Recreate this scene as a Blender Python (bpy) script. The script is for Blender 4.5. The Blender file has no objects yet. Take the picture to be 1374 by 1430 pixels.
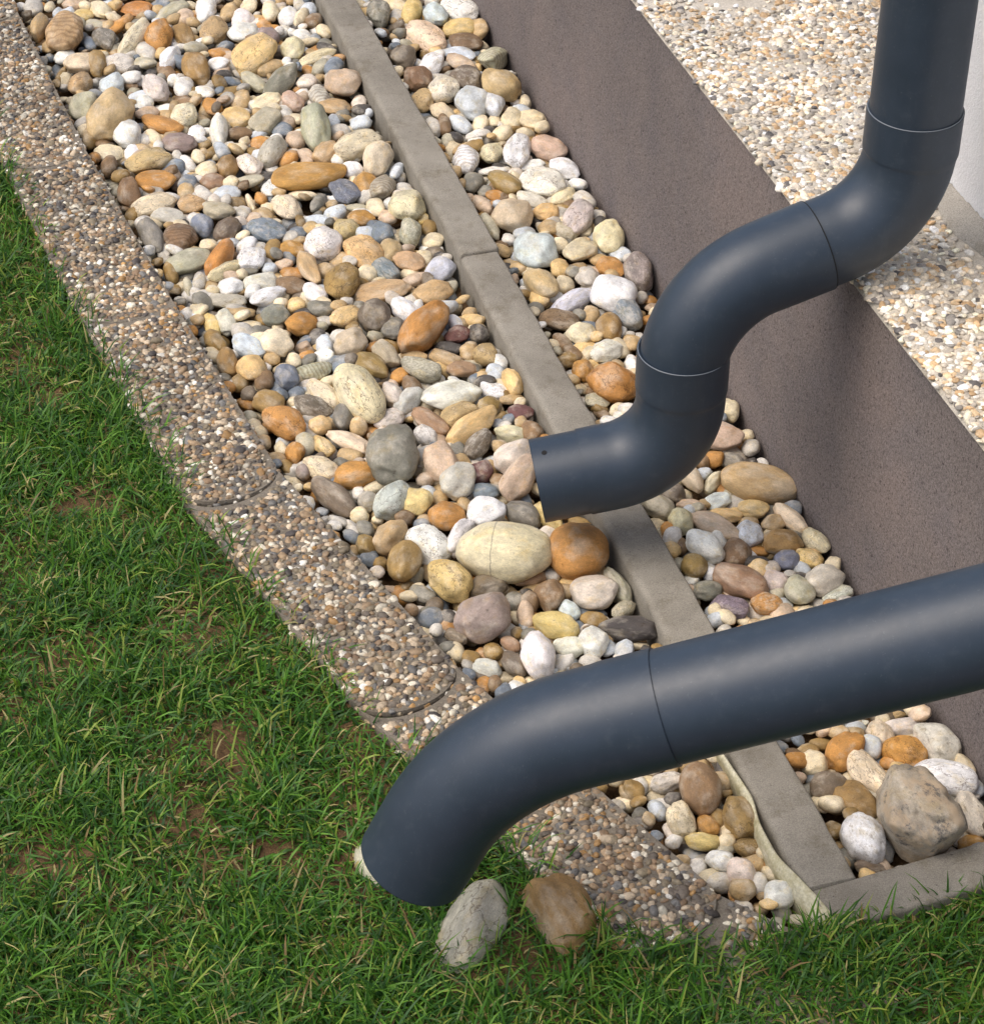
import bpy, math, random
import numpy as np
from mathutils import Vector, noise as mnoise

R = math.radians
rng = np.random.default_rng(7)
random.seed(7)
scene = bpy.context.scene
col = scene.collection

# ------------------------------------------------------------------ camera
CAM_H, PITCH, FPX, CX, CY = 1.85, R(38.6), 3181.0, 687.0, 715.0
cam_d = bpy.data.cameras.new('camera')
cam = bpy.data.objects.new('camera', cam_d)
col.objects.link(cam)
cam.location = (0, 0, CAM_H)
cam.rotation_euler = (R(90) - PITCH, 0, 0)
cam_d.sensor_fit = 'HORIZONTAL'
cam_d.sensor_width = 36
cam_d.lens = 36 * FPX / 1374
cam_d.clip_start = 0.05
cam_d.clip_end = 500
cam_d.dof.use_dof = False
scene.camera = cam

# ------------------------------------------------------------------ world, sun, exposure
SUN_EL, SUN_DIR = R(60), (-0.66, -0.22)          # direction towards the sun in plan
world = bpy.data.worlds.new('World')
scene.world = world
world.use_nodes = True
wn = world.node_tree.nodes
sky = wn.new('ShaderNodeTexSky')
sky.sky_type = 'NISHITA'
sky.sun_disc = False
sky.sun_elevation = SUN_EL
sky.sun_rotation = math.atan2(SUN_DIR[0], SUN_DIR[1])
sky.air_density = 0.8
sky.dust_density = 5.0
sky.ozone_density = 0.6
wn['Background'].inputs['Strength'].default_value = 0.15
world.node_tree.links.new(sky.outputs[0], wn['Background'].inputs['Color'])
sun_d = bpy.data.lights.new('sun', 'SUN')
sun_d.energy = 1.2
sun_d.angle = R(55)
sun_d.color = (1.0, 0.965, 0.90)
sun = bpy.data.objects.new('sun', sun_d)
col.objects.link(sun)
_h = math.hypot(*SUN_DIR)
_v = Vector((SUN_DIR[0] / _h * math.cos(SUN_EL), SUN_DIR[1] / _h * math.cos(SUN_EL), math.sin(SUN_EL)))
sun.rotation_euler = _v.to_track_quat('Z', 'Y').to_euler()
sun.location = _v * 8
vs = scene.view_settings
vs.view_transform = 'Standard'
vs.look = 'None'
vs.exposure = 0.30
vs.gamma = 1.0
vs.use_curve_mapping = False

# ------------------------------------------------------------------ measuring: photograph point at a known height -> place on site
SP, CP = math.sin(PITCH), math.cos(PITCH)
def ray(x, y):
    u, v = (x - CX) / FPX, (y - CY) / FPX
    return np.array((u, CP - v * SP, -SP - v * CP))
def ground(x, y, z=0.0):
    r = ray(x, y)
    d = (z - CAM_H) / r[2]
    return np.array((r[0] * d, r[1] * d, z)), d
def project(P):
    P = np.asarray(P, float)
    z = P[..., 2] - CAM_H
    dep = P[..., 1] * CP - z * SP
    return np.stack((CX + FPX * P[..., 0] / dep, CY + FPX * (-P[..., 1] * SP - z * CP) / dep), -1)

# house frame: a = along the plinth (away), r = out from the plinth face
O2 = np.array((0.219, 2.941)); DV = np.array((-0.2896, 0.9571)); NV = np.array((-0.9571, -0.2896))
def W(a, r, z):
    p = O2 + a * DV + r * NV
    return (p[0], p[1], z)
def AR(p):
    q = np.asarray(p)[:2] - O2
    return float(q @ DV), float(q @ NV)
KR0, KR1 = 0.2075, 0.2675          # the long kerb, near and far face
KERB_Z = 0.030

# ------------------------------------------------------------------ helpers
def tag(o, label=None, cat=None, group=None, kind=None):
    if label: o['label'] = label
    if cat: o['category'] = cat
    if group: o['group'] = group
    if kind: o['kind'] = kind
    return o
def link(name, me, mat=None, parent=None):
    o = bpy.data.objects.new(name, me)
    col.objects.link(o)
    if mat is not None and me is not None and not me.materials:
        me.materials.append(mat)
    if parent is not None:
        o.parent = parent
    return o
def empty(name, loc=(0, 0, 0)):
    o = bpy.data.objects.new(name, None)
    o.empty_display_size = 0.05
    o.location = loc
    col.objects.link(o)
    return o
def mesh_arr(name, V, T, C=None, smooth=True):
    """triangle mesh from arrays, optional per-vertex colours"""
    V = np.asarray(V, np.float32); T = np.asarray(T, np.int32)
    me = bpy.data.meshes.new(name)
    me.vertices.add(len(V)); me.vertices.foreach_set('co', V.ravel())
    me.loops.add(T.size); me.loops.foreach_set('vertex_index', T.ravel())
    me.polygons.add(len(T))
    me.polygons.foreach_set('loop_start', np.arange(0, T.size, 3, dtype=np.int32))
    me.polygons.foreach_set('use_smooth', np.full(len(T), smooth))
    if C is not None:
        at = me.color_attributes.new('tint', 'FLOAT_COLOR', 'POINT')
        C4 = np.ones((len(V), 4), np.float32); C4[:, :3] = C
        at.data.foreach_set('color', C4.ravel())
    me.update(calc_edges=True)
    me.validate()
    return me
def mesh_py(name, V, Fc, smooth=False):
    me = bpy.data.meshes.new(name)
    me.from_pydata([tuple(v) for v in V], [], Fc)
    me.update()
    if smooth:
        me.polygons.foreach_set('use_smooth', [True] * len(me.polygons))
    return me
def lin(r, g, b, k=1.0):
    f = lambda c: (c / 255 / 12.92 if c / 255 <= 0.04045 else ((c / 255 + 0.055) / 1.055) ** 2.4)
    return (f(r) * k, f(g) * k, f(b) * k)

def ico(sub):
    t = (1 + 5 ** .5) / 2
    V = [(-1, t, 0), (1, t, 0), (-1, -t, 0), (1, -t, 0), (0, -1, t), (0, 1, t), (0, -1, -t), (0, 1, -t), (t, 0, -1), (t, 0, 1), (-t, 0, -1), (-t, 0, 1)]
    T = [(0, 11, 5), (0, 5, 1), (0, 1, 7), (0, 7, 10), (0, 10, 11), (1, 5, 9), (5, 11, 4), (11, 10, 2), (10, 7, 6), (7, 1, 8),
         (3, 9, 4), (3, 4, 2), (3, 2, 6), (3, 6, 8), (3, 8, 9), (4, 9, 5), (2, 4, 11), (6, 2, 10), (8, 6, 7), (9, 8, 1)]
    V = [np.array(v, float) / np.linalg.norm(v) for v in V]
    for _ in range(sub):
        mid = {}; T2 = []
        def m(i, j):
            k = (min(i, j), max(i, j))
            if k not in mid:
                p = V[i] + V[j]; V.append(p / np.linalg.norm(p)); mid[k] = len(V) - 1
            return mid[k]
        for a, b, c in T:
            x, y, z = m(a, b), m(b, c), m(c, a)
            T2 += [(a, x, z), (b, y, x), (c, z, y), (x, y, z)]
        T = T2
    return np.array(V), np.array(T, np.int32)

def cut_bottom(V, T, zmin):
    keep = (V[T][:, :, 2].max(1) > zmin)
    T = T[keep]; used = np.unique(T)
    m = -np.ones(len(V), int); m[used] = np.arange(len(used))
    return V[used], m[T]

# ------------------------------------------------------------------ materials
def mat(name):
    m = bpy.data.materials.new(name); m.use_nodes = True
    nt = m.node_tree
    return m, nt, nt.nodes['Principled BSDF']
def N(nt, t, **kw):
    n = nt.nodes.new(t)
    for k, v in kw.items():
        if k in n.inputs: n.inputs[k].default_value = v
        else: setattr(n, k, v)
    return n
def noise(nt, vec, scale, detail=4, rough=0.55):
    n = N(nt, 'ShaderNodeTexNoise', Scale=scale, Detail=detail, Roughness=rough)
    if vec is not None: nt.links.new(vec, n.inputs['Vector'])
    return n.outputs['Fac']
def ramp(nt, fac, stops):
    n = nt.nodes.new('ShaderNodeValToRGB')
    e = n.color_ramp.elements
    while len(e) < len(stops): e.new(0.5)
    for el, (p, c) in zip(e, stops):
        el.position = p; el.color = (*c, 1) if len(c) == 3 else c
    nt.links.new(fac, n.inputs['Fac'])
    return n.outputs['Color']
def mix(nt, a, b, fac, mode='MIX'):
    n = N(nt, 'ShaderNodeMix', data_type='RGBA', blend_type=mode)
    for s, v in (('A', a), ('B', b)):
        i = [q for q in n.inputs if q.name == s and q.type == 'RGBA'][0]
        if isinstance(v, tuple): i.default_value = (*v, 1)
        else: nt.links.new(v, i)
    if isinstance(fac, (int, float)): n.inputs[0].default_value = fac
    else: nt.links.new(fac, n.inputs[0])
    return [q for q in n.outputs if q.type == 'RGBA'][0]
def bump(nt, bsdf, hgt, strength, dist):
    b = N(nt, 'ShaderNodeBump', Strength=strength, Distance=dist)
    nt.links.new(hgt, b.inputs['Height'])
    nt.links.new(b.outputs[0], bsdf.inputs['Normal'])
def grey(nt, fac, lo, hi, a=0.0, b=1.0):
    return ramp(nt, fac, [(a, (lo,) * 3), (b, (hi,) * 3)])

STONE_MATS = {}
def stone_mat(kind, source='object'):
    m, nt, bs = mat('stone_' + kind + '_' + source)
    if source == 'object':
        oi = nt.nodes.new('ShaderNodeObjectInfo')
        base = oi.outputs['Color']
        tc = nt.nodes.new('ShaderNodeTexCoord')
        off = N(nt, 'ShaderNodeVectorMath', operation='MULTIPLY_ADD')
        cmb = nt.nodes.new('ShaderNodeCombineXYZ')
        for i in range(3): nt.links.new(oi.outputs['Random'], cmb.inputs[i])
        nt.links.new(cmb.outputs[0], off.inputs[0]); off.inputs[1].default_value = (37, 53, 71)
        nt.links.new(tc.outputs['Object'], off.inputs[2])
        vec = off.outputs[0]
        k = 1.0                      # stone meshes are unit sized
    else:
        at = N(nt, 'ShaderNodeAttribute', attribute_name='tint'); base = at.outputs['Color']
        g = nt.nodes.new('ShaderNodeNewGeometry'); vec = g.outputs['Position']
        k = 45.0
    n1 = noise(nt, vec, 1.3 * k, 5, .6)
    n2 = noise(nt, vec, 9 * k, 5, .7)
    n3 = noise(nt, vec, 32 * k, 3, .7)
    c = base
    # pale weathered rind and ochre staining with shapes of their own
    pr = noise(nt, vec, .95 * k, 5, .62)
    c = mix(nt, c, mix(nt, c, (.70, .64, .53), .55), grey(nt, pr, 0, .66, .49, .65))
    st = noise(nt, vec, 1.7 * k, 5, .65)
    c = mix(nt, c, mix(nt, c, (1.0, .90, .68), 1.0, 'MULTIPLY'), grey(nt, st, 0, .8, .52, .68))
    c = mix(nt, c, grey(nt, n1, .68, 1.28, .3, .7), 1.0, 'MULTIPLY')
    c = mix(nt, c, grey(nt, n2, .80, 1.16, .3, .7), 1.0, 'MULTIPLY')
    c = mix(nt, c, grey(nt, n3, .83, 1.14, .3, .7), 1.0, 'MULTIPLY')
    pits = noise(nt, vec, 5.5 * k, 2, .5)
    c = mix(nt, c, mix(nt, c, (.42, .36, .30), 1.0, 'MULTIPLY'), grey(nt, pits, 0, .6, .68, .74))
    if kind == 'mottled':
        p = noise(nt, vec, 2.4, 6, .75)
        c = mix(nt, c, (.60, .56, .48), grey(nt, p, 0, .55, .50, .62))
        p = noise(nt, vec, 3.4, 6, .8)
        c = mix(nt, c, mix(nt, c, (.34, .32, .32), 1.0, 'MULTIPLY'), grey(nt, p, 0, .8, .53, .66))
    elif kind == 'rugged':
        p = noise(nt, vec, 1.6, 8, .75)
        c = mix(nt, c, (.50, .38, .25), grey(nt, p, 0, .75, .48, .58))
        p = noise(nt, vec, 2.2, 8, .8)
        c = mix(nt, c, (.09, .088, .09), grey(nt, p, 0, .9, .53, .62))
    elif kind == 'banded':
        w = N(nt, 'ShaderNodeTexWave', Scale=1.5, Distortion=5.0, Detail=3.0)
        w.inputs['Detail Scale'].default_value = 1.2
        nt.links.new(vec, w.inputs['Vector'])
        c = mix(nt, c, mix(nt, c, (.62, .55, .48), 1.0, 'MULTIPLY'), grey(nt, w.outputs['Fac'], 0, .7, .45, .9))
    elif kind == 'veined':
        p = noise(nt, vec, 1.1, 4, .6)
        rm = ramp(nt, p, [(.485, (0, 0, 0)), (.50, (1, 1, 1)), (.515, (0, 0, 0))])
        c = mix(nt, c, mix(nt, c, (.42, .38, .36), 1.0, 'MULTIPLY'), rm)
        sp = noise(nt, vec, 5.5, 2, .5)
        c = mix(nt, c, (.12, .10, .09), grey(nt, sp, 0, .8, .72, .76))
    elif kind == 'lined':
        sx = nt.nodes.new('ShaderNodeSeparateXYZ'); nt.links.new(tc.outputs['Object'], sx.inputs[0])
        wob = N(nt, 'ShaderNodeMath', operation='MULTIPLY_ADD'); wob.inputs[1].default_value = .10
        nt.links.new(noise(nt, vec, 2.2, 3, .6), wob.inputs[0]); nt.links.new(sx.outputs['X'], wob.inputs[2])
        ln = ramp(nt, wob.outputs[0], [(.205, (0, 0, 0)), (.222, (1, 1, 1)), (.240, (0, 0, 0))])
        c = mix(nt, c, (.16, .14, .12), mix(nt, ln, (.8, .8, .8), 1.0, 'MULTIPLY'))
        sp = noise(nt, vec, 3.2, 2, .5)
        c = mix(nt, c, (.14, .12, .10), grey(nt, sp, 0, .8, .72, .75))
    elif kind == 'speckled':
        v = N(nt, 'ShaderNodeTexVoronoi', Scale=11.0)
        nt.links.new(vec, v.inputs['Vector'])
        bw = N(nt, 'ShaderNodeRGBToBW'); nt.links.new(v.outputs['Color'], bw.inputs[0])
        c = mix(nt, c, grey(nt, bw.outputs[0], .55, 1.2), .9, 'MULTIPLY')
        c = mix(nt, c, (.7, .68, .64), grey(nt, n2, 0, .6, .62, .68))
    nt.links.new(c, bs.inputs['Base Color'])
    nt.links.new(grey(nt, n1, .42, .72, .35, .65), bs.inputs['Roughness'])
    bs.inputs['Specular IOR Level'].default_value = .38
    hh = mix(nt, n2, n3, .5)
    bump(nt, bs, hh, .30 if source == 'object' else .28, .06 if source == 'object' else .0014)
    return m
for _k in ('rugged', 'lined', 'plain', 'mottled', 'banded', 'veined', 'speckled'):
    STONE_MATS[_k] = stone_mat(_k)
STONE_TINT = stone_mat('plain', 'tint')

def aggregate_mat():
    m, nt, bs = mat('aggregate_pebble')
    at = N(nt, 'ShaderNodeAttribute', attribute_name='tint')
    g = nt.nodes.new('ShaderNodeNewGeometry')
    n = noise(nt, g.outputs['Position'], 260, 4, .6)
    n0 = noise(nt, g.outputs['Position'], 7, 4, .6)
    c = mix(nt, at.outputs['Color'], grey(nt, n, .65, 1.3, .3, .7), 1.0, 'MULTIPLY')
    c = mix(nt, c, grey(nt, n0, .72, 1.22, .35, .65), 1.0, 'MULTIPLY')
    nt.links.new(c, bs.inputs['Base Color'])
    bs.inputs['Roughness'].default_value = .6
    return m
AGG = aggregate_mat()

def concrete_mat(name, c0, c1, fine=700, rough=.85, b=.25, stain=(.62, .58, .50)):
    m, nt, bs = mat(name)
    g = nt.nodes.new('ShaderNodeNewGeometry'); v = g.outputs['Position']
    a = noise(nt, v, 9, 6, .65); f = noise(nt, v, fine, 3, .7); s = noise(nt, v, 26, 5, .7)
    c = ramp(nt, a, [(.3, c0), (.7, c1)])
    c = mix(nt, c, grey(nt, f, .66, 1.30, .3, .7), 1.0, 'MULTIPLY')
    c = mix(nt, c, mix(nt, c, stain, 1.0, 'MULTIPLY'), grey(nt, s, 0, .8, .52, .72))
    pit = noise(nt, v, 240, 2, .5)
    c = mix(nt, c, (.06, .055, .05), grey(nt, pit, 0, .75, .70, .76))
    nt.links.new(c, bs.inputs['Base Color'])
    bs.inputs['Roughness'].default_value = rough
    bs.inputs['Specular IOR Level'].default_value = .25
    h = mix(nt, f, pit, .5)
    bump(nt, bs, h, b, .002)
    return m
KERB = concrete_mat('kerb_concrete', lin(121, 116, 106), lin(152, 147, 136))
MATRIX = concrete_mat('edging_matrix', lin(104, 97, 86), lin(134, 126, 113), 400)
CEMENT = concrete_mat('ledge_cement', lin(172, 164, 150), lin(200, 193, 180), 500)
MORTAR = concrete_mat('grey_mortar', lin(146, 141, 132), lin(170, 165, 155), 600)

def plinth_mat():
    m, nt, bs = mat('brown_plinth_render')
    g = nt.nodes.new('ShaderNodeNewGeometry'); v = g.outputs['Position']
    a = noise(nt, v, 3.2, 5, .6); f = noise(nt, v, 330, 3, .75); s = noise(nt, v, 11, 5, .65)
    ff = noise(nt, v, 900, 2, .6)
    c = ramp(nt, a, [(.3, lin(108, 101, 99)), (.5, lin(118, 110, 107)), (.72, lin(131, 119, 114))])
    c = mix(nt, c, mix(nt, c, (.90, .93, .98), 1.0, 'MULTIPLY'), grey(nt, s, 0, 1, .45, .7))
    pit = noise(nt, v, 210, 2, .6)
    c = mix(nt, c, mix(nt, c, (.45, .43, .43), 1.0, 'MULTIPLY'), grey(nt, pit, 0, .9, .60, .70))
    c = mix(nt, c, grey(nt, f, .55, 1.42, .3, .7), 1.0, 'MULTIPLY')
    c = mix(nt, c, grey(nt, ff, .75, 1.28, .3, .7), 1.0, 'MULTIPLY')
    nt.links.new(c, bs.inputs['Base Color'])
    bs.inputs['Roughness'].default_value = .88
    bs.inputs['Specular IOR Level'].default_value = .2
    bump(nt, bs, f, .45, .003)
    return m
PLINTH = plinth_mat()

def wall_mat():
    m, nt, bs = mat('white_render')
    g = nt.nodes.new('ShaderNodeNewGeometry'); v = g.outputs['Position']
    f = noise(nt, v, 260, 4, .7); a = noise(nt, v, 5, 4, .6)
    c = mix(nt, lin(226, 227, 229), grey(nt, a, .92, 1.04, .3, .7), 1.0, 'MULTIPLY')
    nt.links.new(c, bs.inputs['Base Color'])
    bs.inputs['Roughness'].default_value = .9
    bump(nt, bs, f, .7, .004)
    return m
WALL = wall_mat()

def pipe_mat():
    m, nt, bs = mat('anthracite_pipe_plastic')
    g = nt.nodes.new('ShaderNodeNewGeometry'); v = g.outputs['Position']
    a = noise(nt, v, 16, 5, .65); f = noise(nt, v, 900, 2, .6); d = noise(nt, v, 60, 5, .75)
    mp = N(nt, 'ShaderNodeMapping'); nt.links.new(v, mp.inputs['Vector'])
    mp.inputs['Scale'].default_value = (120, 120, 14)
    st = noise(nt, mp.outputs[0], 1.0, 4, .7)
    c = ramp(nt, a, [(.3, lin(43, 54, 66)), (.7, lin(50, 61, 74))])
    c = mix(nt, c, lin(96, 103, 108), grey(nt, d, 0, .16, .55, .75))       # dust
    c = mix(nt, c, lin(96, 103, 108), grey(nt, st, 0, .10, .58, .72))
    dots = noise(nt, v, 330, 2, .5)
    c = mix(nt, c, lin(120, 126, 128), grey(nt, dots, 0, .14, .67, .75))
    nt.links.new(c, bs.inputs['Base Color'])
    nt.links.new(grey(nt, d, .38, .46, .35, .65), bs.inputs['Roughness'])
    bs.inputs['Specular IOR Level'].default_value = .5
    bump(nt, bs, f, .03, .001)
    return m
PIPE = pipe_mat()
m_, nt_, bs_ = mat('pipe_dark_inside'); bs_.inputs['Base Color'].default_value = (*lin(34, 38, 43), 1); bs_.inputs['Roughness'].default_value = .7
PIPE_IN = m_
m_, nt_, bs_ = mat('bare_pipe_edge'); bs_.inputs['Base Color'].default_value = (*lin(120, 126, 132), 1); bs_.inputs['Roughness'].default_value = .5
PIPE_EDGE = m_

m_, nt_, bs_ = mat('pipe_seam_dark'); bs_.inputs['Base Color'].default_value = (.006, .007, .008, 1); bs_.inputs['Roughness'].default_value = .9
PIPE_SEAM = m_
def soil_mat(name, far=False):
    m, nt, bs = mat(name)
    g = nt.nodes.new('ShaderNodeNewGeometry'); v = g.outputs['Position']
    a = noise(nt, v, 14, 6, .7); f = noise(nt, v, 160, 5, .7)
    c = ramp(nt, a, [(.3, lin(84, 66, 46)), (.7, lin(126, 100, 72))])
    c = mix(nt, c, grey(nt, f, .5, 1.4, .3, .7), 1.0, 'MULTIPLY')
    if far:
        gcol = ramp(nt, noise(nt, v, 40, 5, .7), [(.3, lin(46, 66, 24)), (.7, lin(84, 104, 44))])
        c = mix(nt, c, gcol, .85)
    nt.links.new(c, bs.inputs['Base Color'])
    bs.inputs['Roughness'].default_value = .95
    bs.inputs['Specular IOR Level'].default_value = .15
    bump(nt, bs, f, .8, .006)
    return m
SOIL = soil_mat('bare_soil'); FAR = soil_mat('far_lawn', True)

def grass_mat():
    m, nt, bs = mat('grass_blade')
    at = N(nt, 'ShaderNodeAttribute', attribute_name='tint')
    nt.links.new(at.outputs['Color'], bs.inputs['Base Color'])
    bs.inputs['Roughness'].default_value = .48
    bs.inputs['Specular IOR Level'].default_value = .35
    tr = N(nt, 'ShaderNodeBsdfTranslucent')
    nt.links.new(mix(nt, at.outputs['Color'], (1.1, 1.25, .6), 1.0, 'MULTIPLY'), tr.inputs['Color'])
    mx = N(nt, 'ShaderNodeMixShader'); mx.inputs[0].default_value = .32
    nt.links.new(bs.outputs[0], mx.inputs[1]); nt.links.new(tr.outputs[0], mx.inputs[2])
    nt.links.new(mx.outputs[0], nt.nodes['Material Output'].inputs['Surface'])
    return m
GRASS = grass_mat()

def membrane_mat():
    m, nt, bs = mat('pale_membrane')
    g = nt.nodes.new('ShaderNodeNewGeometry'); v = g.outputs['Position']
    a = noise(nt, v, 40, 5, .7); f = noise(nt, v, 300, 3, .7)
    c = ramp(nt, a, [(.3, lin(150, 142, 104)), (.5, lin(182, 176, 146)), (.7, lin(204, 200, 178))])
    c = mix(nt, c, grey(nt, f, .75, 1.2, .3, .7), 1.0, 'MULTIPLY')
    nt.links.new(c, bs.inputs['Base Color']); bs.inputs['Roughness'].default_value = .7
    bump(nt, bs, f, .3, .002)
    return m
MEMBRANE = membrane_mat()

# ================================================================== the setting
# edging line: joints between the 0.45 m blocks along the gravel side
EJ = np.array([(-0.973, 4.130), (-0.838, 3.700), (-0.650, 3.213), (-0.465, 2.780), (-0.279, 2.370), (-0.040, 1.989), (0.238, 1.640), (0.405, 1.530)])
EDGE_W = 0.135
def edge_signed(P):
    """signed distance to the gravel-side line of the edging: + on the gravel side"""
    P = np.atleast_2d(P)[:, :2]
    best = np.full(len(P), 1e9); sg = np.ones(len(P))
    for i in range(len(EJ) - 1):
        A, B = EJ[i], EJ[i + 1]
        d = B - A; L2 = d @ d
        t = np.clip(((P - A) @ d) / L2, 0, 1)
        q = A + t[:, None] * d
        dist = np.linalg.norm(P - q, axis=1)
        s = np.where((P[:, 0] - A[0]) * (-d[1]) + (P[:, 1] - A[1]) * d[0] > 0, 1.0, -1.0)
        up = dist < best
        best = np.where(up, dist, best); sg = np.where(up, s, sg)
    return best * sg
# front limit of the bays: membrane foot, then cross kerb
CK_A = np.array((0.340, 1.640)); CK_D = np.array((0.9385, 0.3453)); CK_N = np.array((-0.3453, 0.9385))
CK_W = 0.058
def in_lawn(P):
    P = np.atleast_2d(P)[:, :2]
    es = edge_signed(P)
    outside_edge = es < -(EDGE_W - 0.016)
    f = (P - CK_A) @ CK_N                      # behind + / in front - of the cross kerb's back line
    t = (P - CK_A) @ CK_D
    front = (t > -0.02) & (f < -CK_W + 0.004)
    gap = (P[:, 1] < 1.574 + 0.06 * (P[:, 0] - 0.2)) & (P[:, 0] > 0.02)
    return outside_edge | front | gap

# far ground sheet
def sheet(name, x0, x1, y0, y1, z, m):
    o = link(name, mesh_py(name, [(x0, y0, z), (x1, y0, z), (x1, y1, z), (x0, y1, z)], [(0, 1, 2, 3)]), m)
    return tag(o, kind='structure')
sheet('ground', -150, 150, -150, 150, -0.045, FAR)

# uneven lawn soil on the garden side
def lawn_z(x, y):
    return 0.014 + 0.008 * mnoise.noise(Vector((x * 3.1, y * 3.1, 0.3))) + 0.005 * mnoise.noise(Vector((x * 13, y * 13, 2.2)))
gx = np.arange(-2.4, 1.6, 0.03); gy = np.arange(0.5, 4.6, 0.03)
GX, GY = np.meshgrid(gx, gy)
pts = np.stack((GX.ravel(), GY.ravel()), 1)
zz = np.array([lawn_z(*p) for p in pts])
es_all = edge_signed(pts)
inner_ok = in_lawn(pts) | ((es_all < -0.04) & (pts[:, 1] > 1.2))
nx = len(gx)
quads = []
ok = inner_ok.reshape(GX.shape)
for j in range(len(gy) - 1):
    for i in range(nx - 1):
        if ok[j, i] and ok[j, i + 1] and ok[j + 1, i] and ok[j + 1, i + 1]:
            quads.append((j * nx + i, j * nx + i + 1, (j + 1) * nx + i + 1, (j + 1) * nx + i))
lawn = link('lawn', mesh_py('lawn', np.column_stack((pts, zz)), quads, True), SOIL)
tag(lawn, kind='structure')
# dark sandy floor beneath the pebbles
bedpoly = [W(2.2, 0, -0.034), W(2.2, 0.95, -0.034), W(-1.6, 0.62, -0.034), W(-1.6, 0, -0.034)]
tag(link('gravel_bed', mesh_py('gravel_bed', bedpoly, [(0, 1, 2, 3)]), SOIL), kind='structure')

# ------------------------------------------------------------------ house corner: plinth, ledge, white wall
LEDGE_Z = 0.39
LEDGE_R = -0.0125      # the plinth face leans back a little
house = empty('house', W(-0.6, 0, 0))
tag(house, 'house corner with white rendered wall, pebbled ledge and brown plinth', 'house')
def hpart(name, V, Fc, m, parent=house, smooth=False):
    P = np.array(parent.matrix_world.translation) if False else np.array(W(-0.6, 0, 0))
    return link(name, mesh_py(name, [np.array(v) - P for v in V], Fc, smooth), m, parent)
def strip_grid(a0, a1, na, prof):
    """profile [(r,z)...] swept along a"""
    V, Fc = [], []
    k = len(prof)
    for i in range(na + 1):
        a = a0 + (a1 - a0) * i / na
        for (r, z) in prof: V.append(W(a, r, z))
    for i in range(na):
        for j in range(k - 1):
            Fc.append((i * k + j, (i + 1) * k + j, (i + 1) * k + j + 1, i * k + j + 1))
    return V, Fc
# plinth face, slightly wavy where trowelled
V, Fc = [], []
na, nz = 220, 26
for i in range(na + 1):
    a = -2.2 + 5.0 * i / na
    for j in range(nz + 1):
        z = -0.04 + (LEDGE_Z - 0.008 + 0.04) * j / nz
        V.append(W(a, 0.004 * mnoise.noise(Vector((a * 4, z * 5, 5))) - 0.002 + LEDGE_R * max(z, 0) / LEDGE_Z, z))
for i in range(na):
    for j in range(nz):
        Fc.append((i * (nz + 1) + j, i * (nz + 1) + j + 1, (i + 1) * (nz + 1) + j + 1, (i + 1) * (nz + 1) + j))
hpart('plinth', V, Fc, PLINTH, smooth=True)
# ledge slab of washed concrete
WALL_R, CORNER_A = -0.200, -0.47
V, Fc = [], []
na, nr = 260, 60
for i in range(na + 1):
    a = -2.2 + 5.0 * i / na
    for j in range(nr + 1):
        r = LEDGE_R - 0.002 - 1.9 * (j / nr) ** 1.6
        e = 0.004 * mnoise.noise(Vector((a * 22, 3.3, 1))) if j == 0 else 0
        V.append(W(a, r + e, LEDGE_Z - 0.0035 + 0.003 * mnoise.noise(Vector((a * 9, r * 9, 7)))))
for i in range(na):
    for j in range(nr):
        Fc.append((i * (nr + 1) + j, (i + 1) * (nr + 1) + j, (i + 1) * (nr + 1) + j + 1, i * (nr + 1) + j + 1))
k0 = len(V)
for i in range(na + 1):
    a = -2.2 + 5.0 * i / na
    V.append(W(a, LEDGE_R + 0.0022, LEDGE_Z - 0.016))
for i in range(na):
    Fc.append((i * (nr + 1), k0 + i, k0 + i + 1, (i + 1) * (nr + 1)))
ledge = hpart('ledge', V, Fc, CEMENT, smooth=True)
# white wall: garden face and return face at the corner, ragged lower edge
V, Fc = [], []
def wall_face(p0, p1, n, h0, h1):
    b = len(V)
    for i in range(n + 1):
        t = i / n
        a = p0[0] + (p1[0] - p0[0]) * t; r = p0[1] + (p1[1] - p0[1]) * t
        jz = 0.004 * mnoise.noise(Vector((a * 40, r * 40, 2))) + 0.003 * mnoise.noise(Vector((a * 130, r * 130, 9)))
        V.append(W(a, r, h0 + jz)); V.append(W(a, r, h1))
        back = (a - 0.02 if p0[1] != p1[1] else a, r - 0.03 if p0[1] == p1[1] else r)
        V.append(W(back[0], back[1], h0 + jz))
    for i in range(n):
        q = b + i * 3
        Fc.append((q, q + 1, q + 4, q + 3)); Fc.append((q, q + 3, q + 5, q + 2))
wall_face((-2.2, WALL_R), (CORNER_A, WALL_R), 400, LEDGE_Z + 0.012, 3.1)
wall_face((CORNER_A, WALL_R), (CORNER_A, WALL_R - 2.5), 200, LEDGE_Z + 0.012, 3.1)
b = len(V)
for a, r in ((-2.2, WALL_R), (CORNER_A, WALL_R), (CORNER_A, WALL_R - 2.5), (-2.2, WALL_R - 2.5)): V.append(W(a, r, 3.1))
Fc.append((b, b + 1, b + 2, b + 3))
hpart('wall', V, Fc, WALL)
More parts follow.
